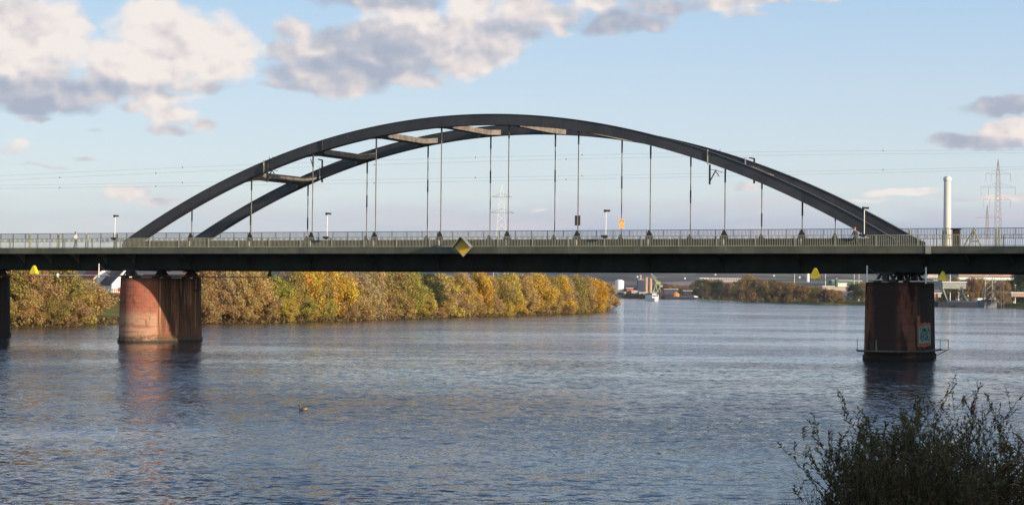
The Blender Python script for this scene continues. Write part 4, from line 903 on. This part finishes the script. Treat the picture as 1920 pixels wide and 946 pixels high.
# right side
cyl('storage_tank', 'white cylindrical tank left of the yellow reflector of the right pier', 'storage tank', 1515, 513, 528, 2300, 6, MT['white'])
cyl('silo', 'dark green tower with pale ball on top over the boathouse hall', 'tower', 1569, 522, 537, 1550, 6, C['green cladding'], None, MT['white'])
hall('boathouse_hall', 'long low cream hall behind the tip of the wooded tongue', 'hall', 1543, 1591, 537, 545, 1560, 16, C['cream wall'])
hall('boathouse_hall', 'short white hall with sloping roof behind the long cream hall', 'hall', 1571, 1588, 531, 538, 1600, 14, MT['white'])
hall('green_hall', 'long low green hall left of the right pier', 'hall', 1560, 1616, 526, 533, 1750, 20, C['green cladding'])
for i, (px, Y, p0, lb) in enumerate(((1490, 1900, 508, 'thin pale mast above the tongue of land trees'), (1548, 1650, 509, 'thin white mast beside the yellow reflector'), (1602, 1650, 509, 'thin white mast left of the right pier'), (1611, 1650, 508, 'thin white mast nearest to the right pier'), (1782, 1300, 508, 'thin white mast right of the right pier'), (1904, 1250, 534, 'thin pale lamp mast near the pink building'))):
    T = thing('mast', lb, 'mast', px, Y, 0); m = MB(); m.tube([(0, 0, 2), (0, 0, Z(p0, px, Y))], [.35, .18], 6); m.build('pole', MT['white'], T); m = MB(); m.box((0, 0, Z(p0, px, Y)), (1.2, .5, .3)); m.build('cap', MT['white'], T)
hall('industrial_building', 'pale ribbed industrial building just right of the right pier cap', 'building', 1740, 1762, 509, 518, 1700, 25, C['cream wall'], win=8)
hall('industrial_building', 'dark glazed lower storey building right of the right pier', 'building', 1738, 1760, 519, 528, 1680, 20, C['grey cladding'], win=6)
hall('industrial_building', 'grey flat hall with a white door above the navy quay wall', 'building', 1768, 1812, 529, 541, 1290, 12, C['grey cladding'])
hall('boiler_house', 'dark navy boiler house in front of the chimney foot', 'building', 1763, 1796, 500, 529, 1385, 6, C['navy cladding'], rm=C['dark hull'])
T = hall('white_complex', 'wide pale pink complex with window bands in the right distance', 'building', 1798, 1902, 505, 518, 1850, 30, C['pink wall'], win=18)
T = thing('elevated_roadway', 'long white elevated roadway on columns in the right distance', 'viaduct', 1850, 1500, 0)
m = MB(); z = Z(522, 1850, 1500); m.box((0, 0, z), (48, 8, 2)); m.build('deck', MT['white'], T)
for k in range(7):
    m = MB(); m.box((-22+k*7.3, 0, z/2), (1.1, 1.1, z-2)); m.build('column', MT['white'], T)
T = thing('loading_gantry', 'white lattice loading gantry standing on the quay wall', 'gantry', 1855, 1225, 0)
z0, z1 = 3, Z(521, 1855, 1225); m = MB()
for x in (-2.3, 2.2):
    m.bar((x*1.2, 0, z0), (x, 0, z1), .45); 
for k in range(4):
    a, b = z0+(z1-z0)*k/4, z0+(z1-z0)*(k+1)/4; m.bar((-2.4, 0, a), (2.3, 0, b), .3)
m.bar((-5.5, 0, z0), (-3.2, 0, z0+11), .35); m.bar((-3.3, 0, z0), (-3.2, 0, z0+11), .35); m.build('lattice', C['cream wall'], T)
T = thing('slewing_crane', 'grey green crane leg leaning left of the gantry', 'crane', 1808, 1228, 0); m = MB(); m.bar((-1.8, 0, 13), (2, 0, 3.4), 1.2); m.bar((-14, 0, 14), (0, 0, 14), 3.0, 1.6); m.bar((-14, 0, 13), (-10.5, 0, 3.4), .7); m.build('frame', C['grey cladding'], T)
barge('moored_barge', 1748, 1843, 1212, 3.2, C['dark hull'], 'long dark navy barge moored right of the right pier', 0, 9)
B_ = barge('moored_barge', 1836, 1866, 1190, 4.0, C['grey hull'], 'grey barge stern at the right end of the moored boats', .25, 9)
for i, (px, c, lb) in enumerate(((1762, C['cream wall'], 'small cream cabin on the barge beside the right pier'), (1752, C['orange paint'], 'tiny orange cabin on the barge touching the right pier'))):
    hall('cabin', lb, 'cabin', px-3, px+3, 550, 557, 1216, 2.5, c)
hall('long_house', 'long low pink white house at the right edge by the water', 'house', 1897, 1935, 549, 556, 1130, 10, C['pink wall'])
# ---------------------------------------------------------------- chimney
T = thing('chimney', 'tall slender white chimney behind the right end of the bridge', 'chimney', 1776, 1400, 0)
zt = Z(331, 1776, 1400); m = MB(); m.tube([(0, 0, 0), (0, 0, zt-3)], [3.3, 2.5], 24); m.build('shaft', mat('off white render', (.62, .56, .52), .8, var=.05, vscale=.05), T, True)
m = MB(); m.tube([(0, 0, zt-3), (0, 0, zt-2.8), (0, 0, zt-.6), (0, 0, zt-.5)], [2.5, 3.0, 3.0, 2.5], 24); m.build('collar', MT['white'], T)
m = MB(); m.tube([(0, 0, zt-.5), (0, 0, zt)], 2.3, 24); m.build('rim', MT['steel'], T)
# ---------------------------------------------------------------- pylons and wires
def pylon(px, Y, ptop, arms, label, c, leg, wbase, wtop, rot=0, insul=True):
    T = empty('power_pylon', (at(px, Y), Y, 0), rot, label, 'pylon', 'high voltage pylons'); zt = Z(ptop, px, Y)
    za = [(Z(a[0], px, Y), a[1]/F*Y, a[2]/F*Y) for a in arms]; zb = za[0][0]
    def hw(z): return wbase+(wtop-wbase)*min(1, z/zb) if z < zb else wtop*max(.05, 1-(z-zb)/(zt-zb))
    m = MB()
    for sx in (-1, 1):
        for sy in (-1, 1):
            zs = [0, zb*.35, zb*.7, zb, zt]
            for a, b in zip(zs, zs[1:]): m.bar((sx*hw(a), sy*hw(a), a), (sx*hw(b), sy*hw(b), b), leg)
    z = 3; k = 0
    while z < zt-3:
        h = max(2.2, hw(z)*1.7); b = min(z+h, zt)
        for sy in (-1, 1):
            m.bar((-hw(z), sy*hw(z), z), (hw(b), sy*hw(b), b), leg*.55); m.bar((hw(z), sy*hw(z), z), (-hw(b), sy*hw(b), b), leg*.55)
        z = b
    m.build('mast', c, T)
    for (z, l, r) in za:
        m = MB(); m.bar((-l, 0, z), (r, 0, z), leg*1.0); m.bar((-l, 0, z), (0, 0, z+1.9), leg*.6); m.bar((r, 0, z), (0, 0, z+1.9), leg*.6)
        for t in (.25, .5, .75): m.bar((-l*t, 0, z), (-l*t, 0, z+1.9*(1-t)), leg*.5); m.bar((r*t, 0, z), (r*t, 0, z+1.9*(1-t)), leg*.5)
        m.build('crossarm', MT['wire'] if Y == 900 else c, T)
        for x in (-l+.1, r-.1) + ((-l*.55,) if l > 5 and Y < 1000 and insul else ()):
            m = MB(); m.tube([(x, 0, z), (x, 0, z-3.4)], .11, 6); m.build('insulator', MT['insul'], T)
    return T
pc = mat('pale galvanised lattice', (.62, .62, .60), .5, var=.05); rc = mat('reddish grey lattice', (.24, .19, .18), .6, var=.1)
pylon(939.5, 900, 344, ((369, 18, 19), (398.5, 21.5, 24)), 'pale lattice pylon seen through the middle hangers of the arch', pc, .17, 4.6, 1.0)
pylon(1871, 800, 298, ((326, 23, 24), (351, 32, 33), (374, 28, 24)), 'tall grey lattice pylon at the right with three crossarms', rc, .11, 2.2, .65)
pylon(1851, 1500, 384, ((408, 21, 25),), 'small distant lattice pylon left of the tall right one', rc, .2, 3.4, .8, 0, False)
lines = [([(0,330),(285,316),(677,300),(1237,288),(1500,284),(1920,281)], 'uppermost thin power line crossing the whole sky'), ([(0,338),(711,307),(900,305),(1238,293),(1500,289.5),(1920,287)], 'thin power line just below the uppermost one'), ([(0,347),(480,341),(900,332),(1380,324),(1471,321),(1920,312.5)], 'third thin power line from the top of the sky'), ([(0,352.6),(480,348),(900,338),(1380,330),(1483,327),(1920,317)], 'lowest thin power line in front of the arch sky')]
for i, (pts, lb) in enumerate(lines):
    T = empty('power_line', (0, 330+i*1.5, 0), 0, lb, 'power line', 'power lines crossing behind the arch'); Y = 330+i*1.5
    xs = [p[0] for p in pts]; ys = [p[1] for p in pts]; cf = np.polyfit(xs, ys, 2); P_ = []
    for px in np.linspace(-900, 2900, 60): P_.append((at(px, Y), 0, Z(np.polyval(cf, px), px, Y)))
    m = MB(); m.tube(P_, .012, 5, cap=False); m.build('wire', MT['wire'], T)
    m = MB()
    for px in ([110, 290, 700, 1060] if i % 2 else [340, 890, 1090, 1655]): m.tube([(at(px, Y), 0, Z(np.polyval(cf, px), px, Y)-.14), (at(px, Y), 0, Z(np.polyval(cf, px), px, Y)+.14)], .07, 8)
    m.build('marker', MT['wire'], T)
# ---------------------------------------------------------------- duck
dk = empty('duck', (*ray_ground(569, 769), 0), 0, 'small brown duck with dark head swimming to the left on the river', 'duck')
rows = []; prof = [(-.20, .02, .06), (-.16, .07, .065), (-.06, .095, .07), (.06, .10, .065), (.15, .07, .07), (.21, .03, .10), (.235, .012, .115)]
for x, r, z in prof: rows.append([(x, r*.95*math.cos(a), z-.02+r*.85*math.sin(a)) for a in np.linspace(0, 2*math.pi, 12, endpoint=False)])
m = MB(); b = m.quad_grid(rows, True); m.f.append(tuple(range(12))[::-1]); m.f.append(tuple(range(72, 84))); m.mi += [0, 0]
m.tube([(-.15, 0, .07), (-.175, 0, .14), (-.18, 0, .19), (-.19, 0, .235)], [.05, .034, .034, .03], 10)
m.tube([(-.16, 0, .235), (-.185, 0, .25), (-.225, 0, .235), (-.245, 0, .228)], [.03, .045, .03, .015], 10)
m.build('body', mat('brown plumage', (.12, .075, .045), .8, vscale=14, var=.35), dk, True)
m = MB(); m.tube([(-.24, 0, .23), (-.29, 0, .222)], [.014, .008], 6); m.build('beak', MT['darksteel'], dk)
for sy in (-1, 1):
    m = MB(); m.tube([(-.03, sy*.075, .075), (.08, sy*.08, .075), (.19, sy*.05, .10)], [.03, .045, .012], 8); m.build('wing', mat('buff wing', (.42, .28, .14), .8, vscale=10), dk, True)
# ---------------------------------------------------------------- foreground shrubs and reeds (in shade)
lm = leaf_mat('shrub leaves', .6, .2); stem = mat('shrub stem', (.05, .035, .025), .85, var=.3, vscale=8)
def shrub(x, y, h, spread, nst, seed, label, col, dens=1.0, lsz=.062):
    g = height(x, y)-.05; S = empty('shrub', (x, y, g), 0, label, 'shrub', 'waterside shrubs in the foreground'); rnd = random.Random(seed); m = MB(); LV = []
    def grow(p, d, L, r, lvl):
        n = 5; pts = [p]; rr = [r]; q = p.copy(); dd = d.copy()
        for i in range(n):
            dd = (dd+Vector((rnd.uniform(-.16, .16), rnd.uniform(-.16, .16), rnd.uniform(-.05, .13)))).normalized(); q = q+dd*L/n; pts.append(q.copy()); rr.append(r*(1-.8*(i+1)/n))
            if lvl < 2 and i > 0:
                for _ in range(2 if lvl == 0 else 1+(rnd.random() < .5)):
                    a = Vector((rnd.uniform(-1, 1), rnd.uniform(-1, 1), rnd.uniform(.1, .9))).normalized()
                    grow(q, (dd*.6+a*.9).normalized(), L*rnd.uniform(.26, .42), r*.45, lvl+1)
            if lvl >= 1 or i >= 3:
                for _ in range(int((3 if lvl == 2 else 2)*dens+rnd.random())): LV.append((q-dd*L/n*rnd.random(), dd.copy()))
        m.tube(pts, [max(.003, k) for k in rr], 4, cap=False)
    for k in range(nst):
        a = rnd.uniform(0, 6.28); t = rnd.uniform(.05, 1); d = Vector((math.cos(a)*spread*t, math.sin(a)*spread*t*.7, 1)).normalized()
        grow(Vector((math.cos(a)*.3*t, math.sin(a)*.3*t, 0)), d, h*rnd.uniform(.75, 1.06)*(1-.12*t), .02, 0)
    m.build('branches', stem, S)
    vv = []; ff = []
    for p, dd in LV:
        a = (dd*.8+Vector((rnd.uniform(-1, 1), rnd.uniform(-1, 1), rnd.uniform(-.5, .8)))).normalized(); b = a.cross(Vector((rnd.uniform(-1, 1), rnd.uniform(-1, 1), rnd.uniform(-1, 1)))).normalized(); s = (.045+.012*(seed % 4))*rnd.uniform(.6, 1.5)
        n = len(vv); vv += [p, p+a*s*.45+b*s*.17, p+a*s, p+a*s*.45-b*s*.17]; ff.append((n, n+1, n+2, n+3))
    zs_ = sorted(v.z for v in vv); k_ = h/zs_[int(len(zs_)*.985)]; S.scale = (k_, k_, k_)
    me = bpy.data.meshes.new('foliage'); me.from_pydata(vv, [], ff); me.materials.append(lm); o = obj('foliage', me, S); o.color = (*col, 1)
    return S
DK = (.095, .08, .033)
FY = 25.0
def fx(px, Y=FY): return at(px, Y)
def shrub_to(px, ytop, Y, spread, nst, seed, label, col=DK, dens=1.0):
    nst = int(nst*1.15)
    x = fx(px, Y); g = height(x, Y); top = Z(ytop, px, Y); return shrub(x, Y, (top-g)*1.02, spread, nst, seed, label, col, dens)
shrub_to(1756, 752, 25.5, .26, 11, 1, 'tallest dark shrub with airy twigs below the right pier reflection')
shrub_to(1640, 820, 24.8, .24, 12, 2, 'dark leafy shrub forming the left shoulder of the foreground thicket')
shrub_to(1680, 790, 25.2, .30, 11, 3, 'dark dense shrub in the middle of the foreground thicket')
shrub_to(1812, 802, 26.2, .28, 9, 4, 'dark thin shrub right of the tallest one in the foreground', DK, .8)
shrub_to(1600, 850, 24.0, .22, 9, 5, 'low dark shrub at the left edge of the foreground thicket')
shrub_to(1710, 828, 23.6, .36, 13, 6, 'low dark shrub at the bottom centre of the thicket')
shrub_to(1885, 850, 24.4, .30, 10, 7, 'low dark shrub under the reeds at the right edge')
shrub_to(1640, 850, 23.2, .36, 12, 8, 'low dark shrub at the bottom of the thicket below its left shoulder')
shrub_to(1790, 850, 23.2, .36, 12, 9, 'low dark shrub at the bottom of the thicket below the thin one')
# reed and grass: uncountable
def blades(name, label, cat, spots, n, hmin, hmax, wd, col, curl, seed, plume=0, leaves=0):
    rnd = random.Random(seed); vv = []; ff = []
    def blade(p, d, L, w_, droop):
        k = 6; q = Vector(p); dd = Vector(d).normalized(); side = dd.cross(Vector((rnd.uniform(-1, 1), rnd.uniform(-1, 1), .2))).normalized(); n0 = len(vv)
        for i in range(k+1):
            t = i/k; ww = w_*(1-t)**.7*(.6+.8*min(1, t*4)) ; vv.append(q-side*ww/2); vv.append(q+side*ww/2)
            if i < k:
                ff.append((n0+2*i, n0+2*i+1, n0+2*i+3, n0+2*i+2)); dd = (dd+Vector((0, 0, -droop))).normalized(); q = q+dd*L/k
    for i in range(n):
        px, Y, sp, ytop = rnd.choice(spots); x = fx(px+rnd.gauss(0, sp), Y)+0; y = Y+rnd.uniform(-.8, .8); g = height(x, y, max(.5, 36-y))-.05
        H = (Z(ytop, px, Y)-g)*rnd.uniform(hmin, hmax); lean = Vector((rnd.uniform(-.18, .22), rnd.uniform(-.15, .15), 1)).normalized()
        if leaves:
            blade((x, y, g), lean, H, wd*.35, .01)
            for j in range(leaves):
                t = rnd.uniform(.35, .98); a = rnd.uniform(0, 6.28); blade(Vector((x, y, g))+lean*H*t, Vector((math.cos(a)*.8, math.sin(a)*.6, .9)), rnd.uniform(.25, .55), wd, curl)
            if rnd.random() < plume:
                for j in range(26):
                    b0 = Vector((x, y, g))+lean*(H*.97+j*.006); blade(b0, Vector((rnd.uniform(0, .9), rnd.uniform(-.4, .4), 1)), rnd.uniform(.06, .14), .008, .15)
        else: blade((x, y, g), lean+Vector((rnd.uniform(-.3, .3), rnd.uniform(-.3, .3), 0)), H, wd, curl)
    me = bpy.data.meshes.new(name); me.from_pydata([tuple(v) for v in vv], [], ff); me.materials.append(lm); o = obj(name, me); o.color = (*col, 1); tag(o, label, cat, kind='stuff'); return o
blades('reeds', 'tall brownish reeds with curved leaves at the bottom right corner', 'reeds', [(1900, 25, 22, 818), (1860, 24.6, 25, 850), (1925, 24, 15, 812), (1940, 26, 20, 800), (1830, 24.2, 22, 880)], 95, .72, 1.02, .028, (.15, .10, .04), .22, 3, .12, 7)
blades('long_grass', 'dark long grass filling the foot of the foreground thicket', 'grass', [(1600, 23, 40, 850), (1680, 23, 40, 840), (1760, 23, 40, 860), (1850, 23, 40, 870), (1560, 23.6, 28, 880)], 900, .5, 1.0, .013, (.085, .07, .033), .10, 4)
blades('long_grass', 'sparse dark grass tufts at the bottom left of the foreground thicket', 'grass', [(1520, 24.5, 18, 925), (1490, 25, 10, 930), (1548, 24, 14, 900)], 130, .75, 1.04, .02, (.06, .055, .028), .22, 5)
blades('reed_plumes', 'few thin reed stalks with feathery heads above the left of the thicket', 'reeds', [(1540, 24.5, 3, 806), (1602, 24.5, 3, 822), (1772, 25.5, 6, 750)], 6, .97, 1.0, .016, (.10, .045, .03), .1, 6, 1.0, 1)
# ---------------------------------------------------------------- haze
HAZE = 2.8e-5
if HAZE > 0:
    hm = bpy.data.materials.new('haze'); hm.use_nodes = True; t = hm.node_tree; t.nodes.clear()
    oo = N('ShaderNodeOutputMaterial', t); pv = N('ShaderNodeVolumePrincipled', t); pv.inputs['Density'].default_value = HAZE; pv.inputs['Color'].default_value = (.78, .86, 1, 1); pv.inputs['Anisotropy'].default_value = .2
    LK(pv.outputs[0], oo.inputs['Volume'], t)
    m = MB(); m.box((0, 0, 108), (22600, 22600, 224)); o = m.build('haze', hm); o['kind'] = 'stuff'; o['label'] = 'thin autumn haze over the river valley'; o['category'] = 'haze'
